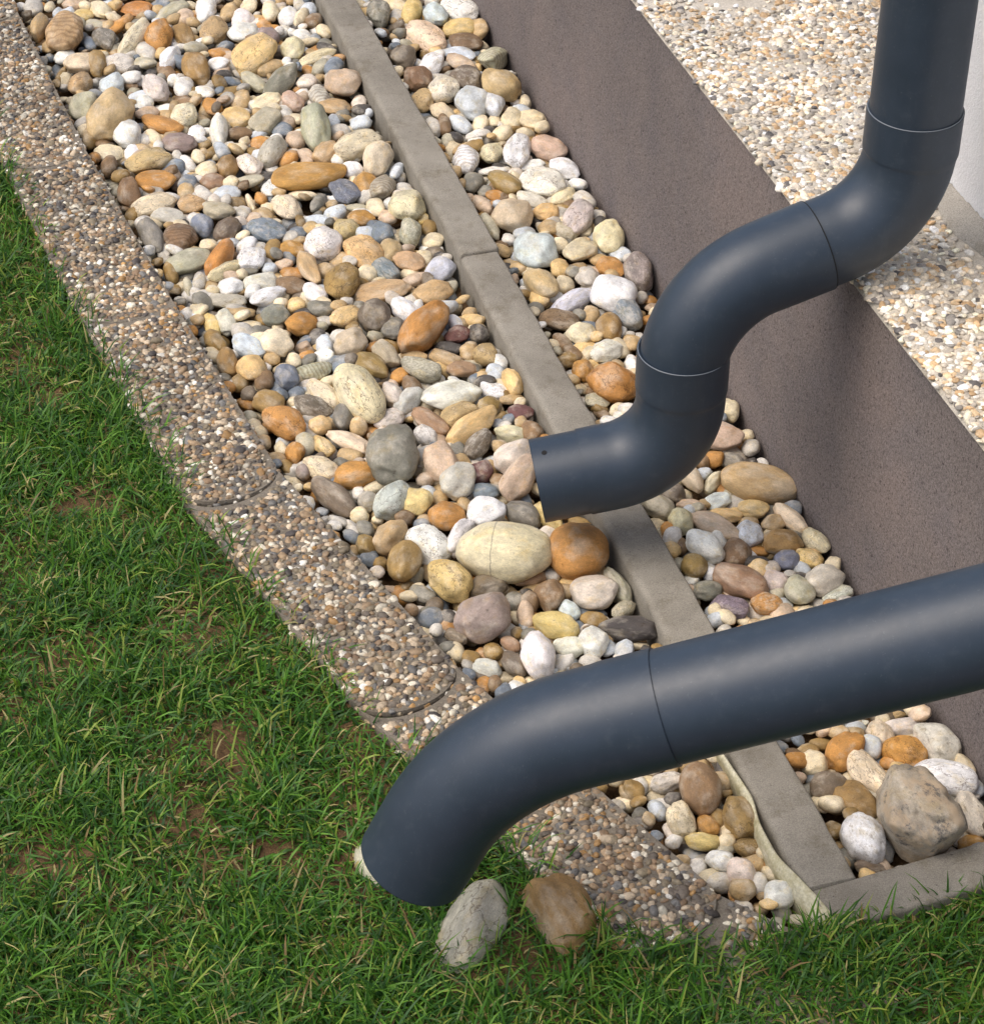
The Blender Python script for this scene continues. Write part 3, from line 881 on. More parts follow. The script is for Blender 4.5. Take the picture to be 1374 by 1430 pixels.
# measured stones: "x y width height tilt colour[flags]"; flags a angular, m mottled, b banded, v veined, s speckled
CROPS = [
 (30, 0, 4.907, '''85 50 120 110 0 L;118 180 105 180 0 T;300 225 230 250 0 Tb;350 30 130 90 0 P;430 100 130 90 0 Y;545 65 170 110 30 C;790 60 200 100 0 O;950 30 140 70 0 U;1030 80 220 100 -20 V;1125 110 110 100 0 P;1265 70 120 140 -70 W;770 260 230 130 -55 C;680 165 160 80 -35 O;800 155 120 60 0 G;940 240 180 190 0 Ov;1110 240 170 110 35 K;1190 330 150 100 -10 Vm;1195 470 220 160 45 K;1020 400 170 120 -65 W;860 350 150 110 20 Lm;850 430 150 100 0 V;920 600 220 150 40 Lm;1000 500 170 90 35 B;670 430 210 120 0 L;570 265 180 130 30 Gm;470 300 100 80 40 U;300 390 150 100 0 W;420 430 240 150 -10 C;520 430 170 130 70 K;405 570 150 160 0 T;620 580 170 150 30 Sa;745 530 150 110 0 W;750 585 100 60 0 B;810 670 160 90 0 Sm;1110 600 120 130 0 W;1110 690 150 70 20 B;430 730 190 170 0 Va;620 790 290 300 0 Ta;720 920 200 170 20 W;860 770 150 80 -10 P;960 850 290 120 15 O;990 740 110 60 0 W;1115 790 170 150 0 Cv;1085 980 230 130 0 X;1200 910 120 110 30 W;910 940 130 80 30 C;600 1050 190 110 5 C;600 1140 110 130 0 B;760 1050 110 90 0 W;870 1110 280 170 -15 Ta;920 1240 270 130 5 Oa;1040 1150 150 100 -10 Um;1140 1120 140 80 40 W;1140 1260 130 110 0 Us;1210 1070 100 80 30 C;190 320 110 80 20 T;265 530 60 120 15 K;470 940 100 150 0 K;560 985 110 80 0 B;500 170 150 80 15 V'''),
 (270, 0, 4.907, '''95 65 150 110 -70 W;245 80 110 130 0 T;380 40 110 90 0 C;530 75 150 110 75 C;340 130 150 130 0 W;340 220 200 130 0 W;480 170 120 80 20 O;650 110 130 130 60 W;740 120 130 80 -60 C;825 140 110 110 20 B;890 210 80 110 -60 C;140 205 180 140 0 T;515 260 140 130 20 X;750 245 120 80 0 W;680 330 160 150 -40 C;410 380 290 200 -20 J;900 300 100 70 0 G;920 340 150 70 10 D;850 390 240 90 -20 C;760 460 110 60 0 U;180 360 150 80 0 O;175 435 150 110 10 W;190 500 120 70 -30 P;530 460 180 90 -25 T;410 555 200 100 35 V;600 560 250 150 -30 G;780 560 120 130 70 Q;960 455 130 110 -20 U;870 460 90 120 50 V;1030 570 250 190 10 Pa;260 555 130 60 0 U;80 630 150 100 25 W;270 620 220 60 -10 K;320 690 130 110 0 T;500 695 200 100 -10 C;680 690 160 120 30 P;860 650 150 130 45 Lb;970 730 210 110 5 T;1135 700 100 80 0 Q;130 730 140 80 15 O;290 800 200 120 5 J;490 830 210 160 0 V;630 770 100 100 0 W;700 810 70 110 -60 C;835 860 290 190 75 V;610 890 130 100 0 U;700 960 140 120 50 P;960 830 90 80 0 S;1020 790 80 100 60 G;1150 750 130 80 0 D;1150 840 140 100 0 S;175 890 190 120 75 W;320 910 170 90 0 B;450 920 110 70 0 S;460 980 130 90 0 O;280 1010 180 70 10 C;540 1040 200 160 -60 Vm;1120 985 300 190 -10 Cv;1010 900 130 90 0 L;650 1090 130 100 -30 O;770 1065 120 80 5 P;915 1040 180 130 -25 T;980 1090 110 80 30 W;1090 1165 150 100 0 W;1265 1085 235 190 -70 C;390 1130 190 140 35 Q;240 1140 140 150 0 K;535 1155 90 60 0 W;370 1240 220 80 0 V;790 1200 490 200 -8 O;540 1290 140 130 0 W;235 1325 170 90 -5 S;1040 1310 220 140 25 Us;1180 1270 160 140 0 O;1300 1280 170 150 -50 Vb;750 1340 190 80 0 C;90 1170 150 110 0 C;130 1240 160 110 0 R;70 1330 140 90 30 L;130 1040 130 60 -35 K'''),
 (120, 220, 4.907, '''300 240 180 150 80 B;470 315 280 150 -10 C;570 400 220 110 5 L;725 320 180 120 0 T;915 370 210 150 0 V;800 470 170 140 50 U;970 490 180 130 -25 H;450 540 230 140 45 G;540 620 120 60 50 L;650 480 130 90 20 C;650 545 220 170 0 Bb;700 710 300 180 -5 Va;920 690 230 150 -60 O;970 580 120 70 0 O;840 600 120 90 0 C;1080 380 100 90 0 L;1130 310 130 50 60 C;1200 280 120 80 60 O;1230 390 120 80 20 T;1240 500 260 150 15 Um;1110 600 150 110 -40 W;1135 690 190 150 0 W;1280 630 110 110 0 K;950 780 230 110 -40 C;1110 770 140 80 0 G;990 885 160 120 -10 W;780 850 90 110 0 L;860 885 100 80 20 T;1190 850 220 130 0 L;1260 760 100 90 0 S;1250 950 250 120 -20 Wm;810 950 170 80 15 L;940 980 300 100 5 Vm;1060 1060 190 80 0 T;700 890 140 60 70 V;580 790 150 90 60 K;760 1050 150 100 20 C;860 1150 170 90 50 Y;960 1130 160 130 40 L;1130 1160 160 90 0 C;1300 1080 190 150 0 G;1110 1290 240 150 30 S;1310 1270 220 170 0 C;1210 1250 170 100 10 C;900 1260 180 100 45 K;610 900 90 60 0 K;320 390 80 110 70 K;650 980 90 60 20 L'''),
 (370, 200, 4.907, '''900 190 120 90 -70 S;370 410 140 90 -65 G;150 440 200 140 20 C;975 430 240 210 0 Ca;480 480 150 90 -15 S;350 540 180 90 0 S;230 610 140 80 -10 U;620 440 140 60 -5 V;660 510 180 110 0 O;760 440 140 100 30 C;840 510 130 100 40 P;560 600 170 160 0 T;800 610 160 140 30 U;995 610 180 150 80 Vs;400 680 260 210 10 W;390 770 90 80 0 G;690 740 270 180 15 J;1130 580 100 100 -50 K;1080 520 80 90 0 Y;1150 670 150 100 0 Cs;1160 750 130 80 0 Hs;870 740 150 150 0 Ta;990 810 210 130 5 Ta;1200 860 190 130 -5 Sa;190 720 180 110 20 O;820 860 230 120 40 Um;700 890 130 110 30 C;1030 930 190 90 -15 P;300 860 260 130 50 T;130 830 120 70 0 P;190 890 170 70 5 O;180 970 200 120 5 B;510 800 130 90 0 T;530 950 240 220 0 Kv;350 1030 180 120 15 W;800 1015 390 140 -5 T;1160 1020 250 150 -15 T;1000 1080 120 80 0 L;215 1110 120 110 20 J;390 1140 190 110 0 G;950 1140 200 140 25 W;750 1180 220 210 -60 H;560 1190 200 150 -20 J;250 1240 200 160 -20 O;880 1270 170 150 0 G;1100 1260 370 230 -50 O;1240 1120 170 100 -20 S;1310 1230 110 90 30 W;410 1220 130 70 -10 L'''),
 (280, 460, 4.907, '''350 265 200 180 0 J;490 200 120 90 20 T;440 350 130 130 0 B;185 220 190 140 70 K;270 365 110 100 0 K;330 440 100 90 0 H;85 70 150 110 50 K;590 320 190 150 55 U;640 215 110 90 40 C;780 285 230 110 -15 Vb;850 110 130 110 80 Sb;840 190 140 100 0 W;730 150 110 70 0 B;800 60 120 100 0 D;1030 95 220 190 0 Pa;1170 245 270 150 30 K;1270 170 210 140 45 Va;660 440 110 90 -10 U;850 450 270 150 35 C;470 500 230 150 15 K;580 630 290 200 20 Ov;770 530 260 150 15 Hm;820 660 150 130 0 J;980 600 140 170 0 G;1085 430 420 270 50 C;1085 665 115 120 0 T;1010 765 290 120 20 C;840 800 180 110 40 J;720 780 150 120 60 V;650 850 130 140 0 O;550 820 110 80 60 C;1020 865 160 100 10 Tm;830 950 260 160 25 Cv;1060 1000 290 170 -10 O;700 980 110 90 60 X;590 940 120 80 40 K;920 1150 340 170 30 H;1200 1080 170 80 -15 C;1150 1180 140 130 0 V;1080 1120 90 80 0 W;1090 1275 120 110 0 C'''),
 (500, 440, 4.907, '''620 225 190 80 10 Ds;680 130 170 120 0 M;830 130 140 130 40 D;785 35 160 90 20 J;760 260 120 120 -40 T;875 270 180 170 0 Tv;440 375 280 170 20 Vs;710 375 200 110 5 R;600 300 220 120 20 T;380 280 180 80 15 T;285 420 130 110 -40 O;370 490 150 120 40 B;235 550 200 130 60 L;350 590 220 140 -45 L;640 550 390 210 -10 W;930 525 190 110 5 W;840 430 130 90 0 T;940 400 130 120 0 Sm;1060 460 170 120 70 J;1050 575 170 70 -20 T;1110 670 180 120 15 M;490 730 270 140 25 R;700 680 250 150 -20 T;790 770 350 170 -35 J;900 620 160 130 0 K;830 890 220 140 -45 Hm;1045 810 210 130 0 C;1190 800 170 150 50 B;215 720 200 130 -15 Lm;240 960 370 350 80 Ga;470 830 160 120 30 L;570 1010 290 230 60 Pa;680 1150 240 220 -40 La;840 1080 160 160 0 Ma;680 930 110 110 0 G;850 1210 220 110 0 U;1070 980 280 210 -30 Q;1120 1120 330 200 -50 Pa;960 1140 110 110 0 B;245 1270 270 200 -55 L;400 1290 220 190 0 Ja;560 1260 100 100 0 T'''),
 (430, 640, 4.907, '''565 545 250 190 -55 T;660 720 265 215 -70 K;830 590 310 220 25 W;1040 540 270 150 -65 Wm;980 830 320 250 35 Yv;1230 880 250 180 -10 H;1090 1020 120 90 -15 C;1215 1100 350 300 -25 X;960 1100 120 110 0 D;780 930 180 100 20 G;400 600 150 130 60 K;390 490 150 110 60 G;300 480 150 80 50 L;480 420 80 60 0 C;1010 1230 170 110 30 H;1270 1330 130 110 0 K;950 395 240 190 0 O;1215 365 260 220 20 W;830 1060 120 90 0 G;500 720 100 90 0 K'''),
 (640, 680, 4.907, '''315 440 610 380 5 C;820 440 390 350 0 O;440 190 260 160 20 G;620 210 240 130 50 Y;830 250 150 80 10 K;500 630 220 100 -15 R;620 750 210 190 80 Ba;725 720 140 100 0 T;650 610 110 90 0 L;930 730 310 240 5 Qa;760 850 150 130 40 S;930 910 180 90 0 K;1090 680 260 130 60 Vm;1130 840 180 110 -35 Vs;1160 975 380 170 10 D;665 950 310 180 20 Y;545 1150 310 230 75 W;760 1100 210 150 5 W;920 1070 200 190 -45 W;460 880 160 110 80 P;380 780 130 130 40 G;360 1080 140 100 25 R;240 1130 130 120 0 Kv;380 1220 200 130 50 H;200 1250 190 130 10 L;80 1170 140 90 0 K;480 1010 100 90 0 G;950 580 100 60 0 U;1220 1090 170 50 -5 C;400 1000 80 70 0 K;470 730 90 60 0 D'''),
 (510, 0, 4.907, '''205 30 170 70 5 C;320 75 150 120 -60 Y;480 90 190 150 60 S;670 60 280 150 10 W;90 90 170 150 80 Gm;220 110 100 80 0 L;650 195 240 140 -5 Y;770 200 150 120 30 T;410 240 290 160 20 Cv;690 290 220 120 0 B;645 365 220 100 10 S;660 430 200 80 10 P;450 440 160 120 -15 Wm;360 535 190 160 15 B;260 390 170 160 30 H;540 620 200 200 0 Q;690 540 220 170 10 Hm;870 400 200 180 -60 Vb;935 590 260 230 10 T;730 705 220 210 0 S;870 720 180 160 40 S;390 690 150 150 50 T;520 760 160 120 30 C;540 860 130 90 70 B;655 850 160 110 30 S;1010 810 150 140 -20 C;1140 820 190 140 5 C;1095 700 80 90 0 C;790 850 100 100 0 C;780 920 170 90 -20 W;940 910 140 100 -30 C;690 1090 190 170 80 Wb;700 1010 200 70 -10 T;865 1040 160 150 -50 C;1040 1030 220 170 -65 W;1250 1010 240 170 15 P;1115 1130 220 80 -5 W;890 1165 220 70 -10 W;1215 1250 300 190 10 Wv;950 1250 240 140 25 K;915 1345 170 70 0 O;460 870 130 100 60 L;620 940 110 80 30 D;740 1250 140 130 0 G;820 1310 100 70 0 G;880 830 90 80 0 C'''),
 (640, 220, 4.907, '''720 70 210 150 20 W;815 180 130 90 20 W;720 265 190 110 -25 C;860 290 150 120 30 L;160 320 170 90 45 P;370 390 270 220 0 P;500 290 200 100 10 Q;600 370 170 110 0 J;825 415 230 180 -50 L;960 400 110 90 40 L;1030 540 210 200 -45 C;620 480 150 110 0 T;740 500 170 120 20 Vm;530 640 280 220 5 S;450 520 150 110 -20 S;345 560 90 80 0 W;690 600 120 90 0 C;830 640 220 160 -10 Ca;700 760 130 120 0 J;870 500 90 80 0 Cm;1110 660 140 90 0 S;1235 785 250 180 75 Xs;1050 755 190 130 15 O;960 700 120 80 0 T;885 820 160 140 0 L;570 870 250 170 40 T;730 870 130 110 -20 C;550 970 130 110 20 J;780 985 300 150 -25 Sm;1060 930 310 260 15 W;1150 1055 250 190 50 Um;690 1110 260 150 5 Bv;910 1080 110 110 0 T;1030 1170 190 170 80 K;840 1205 190 150 -10 C;880 1310 180 90 -5 J;220 470 180 90 55 V;1190 1270 130 120 0 T'''),
 (740, 400, 4.907, '''530 440 230 150 -20 Wm;610 420 150 110 20 C;560 655 310 250 10 Ov;465 780 170 120 0 Va;360 570 140 140 0 O;700 540 150 100 80 W;220 380 130 100 40 B;290 450 150 90 35 B;490 870 110 60 20 B'''),
 (900, 560, 4.58, '''535 60 150 130 80 C;490 235 270 180 10 Pa;660 220 90 80 0 C;680 300 110 110 0 Ls;560 385 160 110 20 G;290 480 260 120 65 P;440 520 190 90 -50 C;370 390 120 80 80 B;470 640 180 100 -10 S;755 520 460 240 8 T;695 690 190 120 0 J;300 670 180 90 10 P;85 670 210 150 30 V;180 590 160 130 30 H;230 770 170 150 80 C;165 840 130 110 60 O;460 810 320 140 25 P;520 730 200 80 10 J;670 850 170 160 30 Sm;930 750 240 120 45 C;830 780 150 120 -10 T;890 900 240 170 0 K;1095 895 190 130 50 Cv;385 935 260 170 40 W;590 970 180 170 0 B;720 1040 180 100 0 D;740 960 120 70 0 O;910 1020 160 130 0 U;1050 1010 170 120 20 Yv;320 1060 160 160 0 K;620 1150 330 200 15 R;830 1150 170 140 0 Q;1145 1140 240 190 -20 L;990 1210 190 170 30 V;400 1210 180 130 -10 G;540 1320 230 140 5 Zs;780 1300 190 140 0 Om;1230 1240 190 100 -15 L;230 930 110 90 80 B'''),
 (1090, 960, 4.838, '''480 270 230 80 -15 W;670 330 200 180 80 Cm;820 270 240 140 0 L;1095 360 320 260 15 Lm;840 440 290 220 10 Ov;435 440 260 220 -40 O;580 580 360 200 50 C;225 520 180 170 30 C;330 680 250 220 0 H;510 780 300 230 20 K;560 1030 330 260 65 Wm;910 880 650 500 68 Nma;1110 620 410 240 20 Wv;1290 870 300 180 70 Qm;1290 1060 180 120 0 O;1340 540 220 140 80 C;1345 680 130 110 80 S;1330 370 150 130 -40 O;810 170 320 60 -15 T;280 390 170 100 0 K;620 1230 240 120 0 H;1190 1010 130 90 80 W;740 520 140 110 0 O;1240 500 130 90 0 L;1140 800 140 110 80 G'''),
 (840, 1040, 4.907, '''680 300 350 260 80 B;440 260 210 130 -10 Lm;225 310 150 120 30 K;545 530 225 185 70 C;720 560 160 130 55 O;690 670 230 120 5 Y;950 500 290 220 70 Kv;800 510 150 110 70 K;860 670 120 110 -30 Cm;1010 710 210 130 0 Ks;810 800 190 150 15 W;955 880 210 180 40 Q;1080 830 110 80 0 O;1160 890 140 100 40 C;1075 960 140 130 80 L;1215 1040 200 190 20 W;380 450 150 110 60 S;490 380 120 110 0 D;830 200 150 90 70 D;860 330 90 80 0 K'''),
 (490, 1130, 3.817, '''655 640 540 310 -60 V;1125 600 440 340 62 Ka;135 330 310 220 65 V;830 300 250 130 -50 B'''),
]
# unit stone shapes
IV3, IT3 = ico(3)
IV2, IT2 = ico(2)
def unit_shape(V, seed, angular, k=1.0):
    r = np.random.default_rng(seed)
    off = Vector(r.uniform(-50, 50, 3))
    P = V.copy()
    ex = r.uniform(.90, 1.0)
    P = np.sign(P) * np.abs(P) ** ex                      # a little boxier than an ellipsoid
    amp = .20 if angular else .17 * k
    for i in range(len(P)):
        v = Vector(V[i])
        P[i] *= 1 + amp * mnoise.noise(v * 1.1 + off) + amp * .55 * mnoise.noise(v * 2.3 + off) + amp * .18 * mnoise.noise(v * 4.4 + off) + .012 * mnoise.noise(v * 6 + off)
    if angular:
        for _ in range(7):
            n = r.normal(size=3); n /= np.linalg.norm(n)
            h = r.uniform(.66, .90)
            d = P @ n - h
            P -= np.outer(np.where(d > 0, d * .74, 0), n)
    else:
        for _ in range(2):
            n = r.normal(size=3); n /= np.linalg.norm(n)
            h = r.uniform(.78, .92)
            d = P @ n - h
            P -= np.outer(np.where(d > 0, d * .55, 0), n)
    lo, hi = P.min(0), P.max(0)
    return (P - (lo + hi) / 2) / ((hi - lo) / 2)
ROUND = [unit_shape(IV3, 300 + i, False) for i in range(14)]
SMOOTH = [unit_shape(IV3, 600 + i, False, .45) for i in range(8)]
ANG = [unit_shape(IV3, 400 + i, True) for i in range(10)]
ROUND2 = [unit_shape(IV2, 500 + i, False) for i in range(14)]
_stone_meshes = {}
def stone_mesh(kind, idx, m):
    key = (kind, idx, m)
    if key not in _stone_meshes:
        me = mesh_arr('river_stone', {'a': ANG, 'r': ROUND, 's': SMOOTH}[kind][idx], IT3)
        me.materials.append(STONE_MATS[m])
        _stone_meshes[key] = me
    return _stone_meshes[key]

def rock_mesh():
    V, T = ico(4)
    P = V.copy(); r = np.random.default_rng(8)
    for i in range(len(P)):
        v = Vector(V[i])
        P[i] *= 1 + .24 * mnoise.noise(v * 1.3) + .17 * mnoise.noise(v * 2.7 + Vector((3, 1, 7))) + .07 * mnoise.noise(v * 6) + .03 * mnoise.noise(v * 13)
    for _ in range(12):
        n = r.normal(size=3); n /= np.linalg.norm(n)
        d = P @ n - r.uniform(.66, .88)
        P -= np.outer(np.where(d > 0, d * .8, 0), n)
    lo, hi = P.min(0), P.max(0)
    me = mesh_arr('rugged_rock', (P - (lo + hi) / 2) / ((hi - lo) / 2), T)
    me.materials.append(STONE_MATS['rugged'])
    return me
stones = []
for ci, (x0, y0, sc, txt) in enumerate(CROPS):
    for ln in txt.split(';'):
        x, y, w, h, ang, key = ln.split()
        x, y, w, h = x0 + float(x) / sc, y0 + float(y) / sc, float(w) / sc, float(h) / sc
        stones.append(dict(x=x, y=y, w=w * 1.10, h=h * 1.10, ang=R(float(ang)), key=key[0], fl=key[1:], cobble=(ci == 14), crop=ci))
rs = np.random.default_rng(99)
for s in stones:
    dep = PITCH + math.atan((s['y'] - CY) / FPX)
    sn, cs = math.sin(dep), math.cos(dep)
    P0, d0 = ground(s['x'], s['y'], 0.01)
    k = d0 / FPX
    a, b = s['w'] / 2 * k, s['h'] / 2 * k
    c, si = math.cos(s['ang']), -math.sin(s['ang'])          # image y is down
    Q11 = a * a * c * c + b * b * si * si
    Q22 = a * a * si * si + b * b * c * c
    Q12 = (a * a - b * b) * c * si
    fr = rs.uniform(.34, .50)
    rem = Q22 - Q12 * Q12 / Q11
    cz2 = fr * rem / cs ** 2
    cz = min(math.sqrt(cz2), 1.0 * min(a, b) + .002); cz2 = cz * cz
    S = np.array([[Q11, Q12 / sn], [Q12 / sn, (Q22 - cz2 * cs ** 2) / sn ** 2]])
    ev, vec = np.linalg.eigh(S)
    s['A'], s['B'], s['Cz'] = math.sqrt(max(ev[1], 1e-6)), math.sqrt(max(ev[0], 1e-6)), cz
    s['yaw'] = math.atan2(vec[1, 1], vec[0, 1]); s['S'] = S
    base = -0.026 if s['cobble'] else -0.012
    if s['crop'] == 12: base = -0.020
    z = base + cz
    P, _ = ground(s['x'], s['y'], z)
    s['P'] = P
    # keep clear of the kerb, plinth and edging
    if not s['cobble']:
        al, rr = AR(P); e = .80 * math.sqrt(NV @ S @ NV)
        if rr > (KR0 + KR1) / 2: dr = max(0, KR1 + e - rr)
        else: dr = min(0, KR0 - e - rr); dr = dr if rr + dr > e else (max(e * .95, (KR0) / 2) - rr if rr < e or dr < 0 else 0)
        if rr <= (KR0 + KR1) / 2 and rr < e: dr = e - rr
        P[:2] += NV * dr
        es = edge_signed(P[:2])[0]
        if rr > KR1 and es < .8 * s['B']:
            P[:2] += np.array((.86, .40)) * min(.03, (.8 * s['B'] - es))
    s['area'] = s['w'] * s['h']
order = sorted(range(len(stones)), key=lambda i: -stones[i]['area'])
single = set(order[:298])
for i, s in enumerate(stones): s['single'] = (i in single) or s['cobble']

def size_word(s):
    a = math.sqrt(s['A'] * s['B'])
    return 'large' if a > .036 else ('medium' if a > .0215 else 'small')
def shape_word(s):
    q = s['A'] / s['B']
    if 'a' in s['fl']: return 'angular'
    return 'elongated' if q > 1.75 else ('oval' if q > 1.25 else 'rounded')
PATT = {'m': 'mottled', 'b': 'striped', 'v': 'veined', 's': 'speckled'}
def desc(s):
    pt = [PATT[c] for c in s['fl'] if c in PATT]
    return ' '.join([size_word(s)] + pt + [shape_word(s), PAL[s['key']][1]])
bigs = [s for s in stones if s['single'] and size_word(s) == 'large']
def place(s):
    if s['cobble']:
        return 'in the grass beside the pipe mouth'
    if s['crop'] == 12: return 'in the kerbed corner bay'
    if s['crop'] == 13: return 'beside the pale membrane strip'
    al, rr = AR(s['P']); e = math.sqrt(NV @ s['S'] @ NV)
    if rr < KR0:
        if rr - e < .02: return 'against the brown plinth'
        if KR0 - rr - e < .02: return 'against the kerb, plinth side'
        return 'between kerb and plinth'
    if rr - e < KR1 + .02: return 'against the kerb, garden side'
    if edge_signed(s['P'][:2])[0] < s['A'] + .02: return 'against the pebbly edging'
    return 'mid-bed'
PRE = {(7, 0): 'very large flat cream cobble crossed by one thin dark line, mid-bed',
       (7, 1): 'large round orange-brown stone lying against the kerb below the outlet',
       (11, 9): 'large smooth flat tan stone lying against the brown plinth below the S-bend',
       (12, 11): 'biggest rugged beige and grey rock in the kerbed corner bay',
       (4, 24): 'large bean-shaped cream stone lying mid-bed',
       (14, 0): 'pale elongated cobble lying in the grass under the pipe mouth',
       (14, 1): 'brown cobble lying in the grass beside the rounded edging end',
       (14, 2): 'pale stone half hidden behind the elbow mouth in the grass',
       (14, 3): 'brown stone wedged behind the pale cobble under the elbow'}
cnt = {}
for s in stones:
    s['n'] = cnt.get(s['crop'], 0); cnt[s['crop']] = s['n'] + 1
GROUP = 'river pebbles of the gravel bed'
for s in stones:
    if not s['single']: continue
    ang = 'a' in s['fl'] or (rs.random() < .22 and s['area'] < 6000)
    mk = 'rugged' if s['key'] == 'N' else next((PATT_ for c, PATT_ in (('m', 'mottled'), ('b', 'banded'), ('v', 'veined'), ('s', 'speckled')) if c in s['fl']), 'veined' if (rs.random() < .25 and s['key'] in 'WCLVTJYQ') else 'plain')
    if (s['crop'], s['n']) == (7, 0): mk = 'lined'
    me = rock_mesh() if s['key'] == 'N' else stone_mesh('a' if ang else ('s' if s['area'] > 4500 else 'r'), int(rs.integers(0, 10 if ang else (8 if s['area'] > 4500 else 14))), mk)
    o = bpy.data.objects.new('cobble' if s['cobble'] else 'river_pebble', me)
    col.objects.link(o)
    o.location = s['P']
    o.rotation_euler = (rs.normal(0, .10), rs.normal(0, .10), s['yaw'] + (math.pi if rs.random() < .5 else 0))
    if mk == 'lined': o.rotation_euler[2] = s['yaw'] if math.cos(s['yaw']) < 0 else s['yaw'] + math.pi
    o.scale = (s['A'], s['B'], s['Cz'])
    c = np.array(lin(*PAL[s['key']][0])) * rs.uniform(.98, 1.18) * (1 + rs.normal(0, .03, 3))
    o.color = (*np.clip(c, .01, .84), 1)
    lab = PRE.get((s['crop'], s['n']))
    if lab is None:
        lab = desc(s) + ' pebble ' + place(s)
        near = sorted((float(np.linalg.norm(q['P'][:2] - s['P'][:2])), id(q), q) for q in bigs if q is not s)
        if near and near[0][0] < .13:
            q = near[0][2]
            lab += ', next to ' + shape_word(q) + ' ' + PAL[q['key']][1] + (' stone' if True else '')
    s['obj'] = o
    tag(o, lab, 'cobble' if s['cobble'] else 'pebble', 'cobbles in the grass' if s['cobble'] else GROUP)

lone = [s for s in stones if s['single'] and not s['cobble']]
for rank in (0, 1):
    seen = {}
    for s in lone: seen.setdefault(s['obj']['label'], []).append(s)
    for lab, grp in seen.items():
        if len(grp) < 2: continue
        for s in grp:
            near = sorted((float(np.linalg.norm(q['P'][:2] - s['P'][:2])), id(q), q) for q in lone if q is not s)
            q = near[rank][2]
            new = lab.split(', next')[0] + (', beside ' if rank == 0 else ' and ') + shape_word(q) + ' ' + PAL[q['key']][1] + ' stone'
            if len(new.split()) <= 16: s['obj']['label'] = new

# small pebbles: the measured small ones and the filling between them, past the 300 largest
Vs, Ts, Cs = [], [], []
nv = 0
def add_small(P, A, B, Cz, yaw, colr, shape, IT, tilt=(0, 0)):
    global nv
    L = shape * np.array((A, B, Cz))
    c, s_ = math.cos(yaw), math.sin(yaw)
    X = L[:, 0] * c - L[:, 1] * s_; Y = L[:, 0] * s_ + L[:, 1] * c; Z = L[:, 2] + X * tilt[0] + Y * tilt[1]
    Vs.append(np.stack((X, Y, Z), 1) + P); Ts.append(IT + nv); nv += len(L)
    Cs.append(np.tile(colr, (len(L), 1)))
for s in stones:
    if s['single']: continue
    c = np.array(lin(*PAL[s['key']][0])) * rs.uniform(.95, 1.18)
    add_small(s['P'], s['A'], s['B'], s['Cz'], s['yaw'], np.clip(c, .01, .84), ROUND2[int(rs.integers(14))], IT2, rs.normal(0, .12, 2))
keys = list('WWWWCCCCCTTTTOOBGGLLLLUUPVVKKSSHJJDQ')
SX = np.array([s['P'][:2] for s in stones]); SI = [np.linalg.inv(s['S']) for s in stones]
SI = np.array(SI)
cell = .0205
Ag, Rg = np.meshgrid(np.arange(-1.75, 1.65, cell), np.arange(.006, .95, cell))
Ag = Ag.ravel() + rs.uniform(-.45, .45, Ag.size) * cell; Rg = Rg.ravel() + rs.uniform(-.45, .45, Rg.size) * cell
XY = np.stack((O2[0] + Ag * DV[0] + Rg * NV[0], O2[1] + Ag * DV[1] + Rg * NV[1]), 1)
es = edge_signed(XY)
ck = (XY - CK_A) @ CK_N
ok = ((Rg < KR0 - .006) & (Rg > .008) & (ck > .006)) | ((Rg > KR1 + .008) & (es > .006) & (XY[:, 1] > 1.60))
pp = project(np.column_stack((XY, np.zeros(len(XY)))))
ok &= (pp[:, 0] > -100) & (pp[:, 0] < 1480) & (pp[:, 1] > -90) & (pp[:, 1] < 1400)
for p, al, rr, e_ in zip(XY[ok], Ag[ok], Rg[ok], es[ok]):
    d = SX - p
    q = np.einsum('ni,nij,nj->n', d, SI, d)
    if q.min() < .30: continue
    A = rs.uniform(.0095, .0185); B = A * rs.uniform(.68, .95); Cz = B * rs.uniform(.62, .95)
    room = min(abs(rr - KR0), abs(rr - KR1)) if rr < .35 else 1
    if rr < KR0: room = min(room, rr)
    else: room = min(room, e_)
    if room < A:
        f = max(.45, room / A); A *= f; B *= f; Cz *= f
    top = rs.uniform(-.004, .014) if q.min() > 1.25 else rs.uniform(-.014, .003)
    key = keys[int(rs.integers(len(keys)))]
    c = np.array(lin(*PAL[key][0])) * rs.uniform(.80, 1.12)
    add_small(np.array((p[0], p[1], top - Cz)), A, B, Cz, rs.uniform(0, 6.28), np.clip(c, .01, .82), ROUND2[int(rs.integers(14))], IT2, rs.normal(0, .2, 2))
small = link('small_pebbles', mesh_arr('small_pebbles', np.concatenate(Vs), np.concatenate(Ts), np.concatenate(Cs)), STONE_TINT)
tag(small, 'small mixed pebbles filling the gravel bed between larger stones', 'pebbles', kind='stuff')

# ================================================================== grass
rg = np.random.default_rng(5)
def scatter(n, x0, x1, y0, y1):
    P = np.stack((rg.uniform(x0, x1, n), rg.uniform(y0, y1, n)), 1)
    P = P[in_lawn(P)]
    pp = project(np.column_stack((P, np.zeros(len(P)))))
    return P[(pp[:, 0] > -160) & (pp[:, 0] < 1540) & (pp[:, 1] < 1600) & (pp[:, 1] > 120)]
GP = scatter(660000, -1.25, .95, 1.30, 3.45)
pp = project(np.column_stack((GP, np.zeros(len(GP)))))
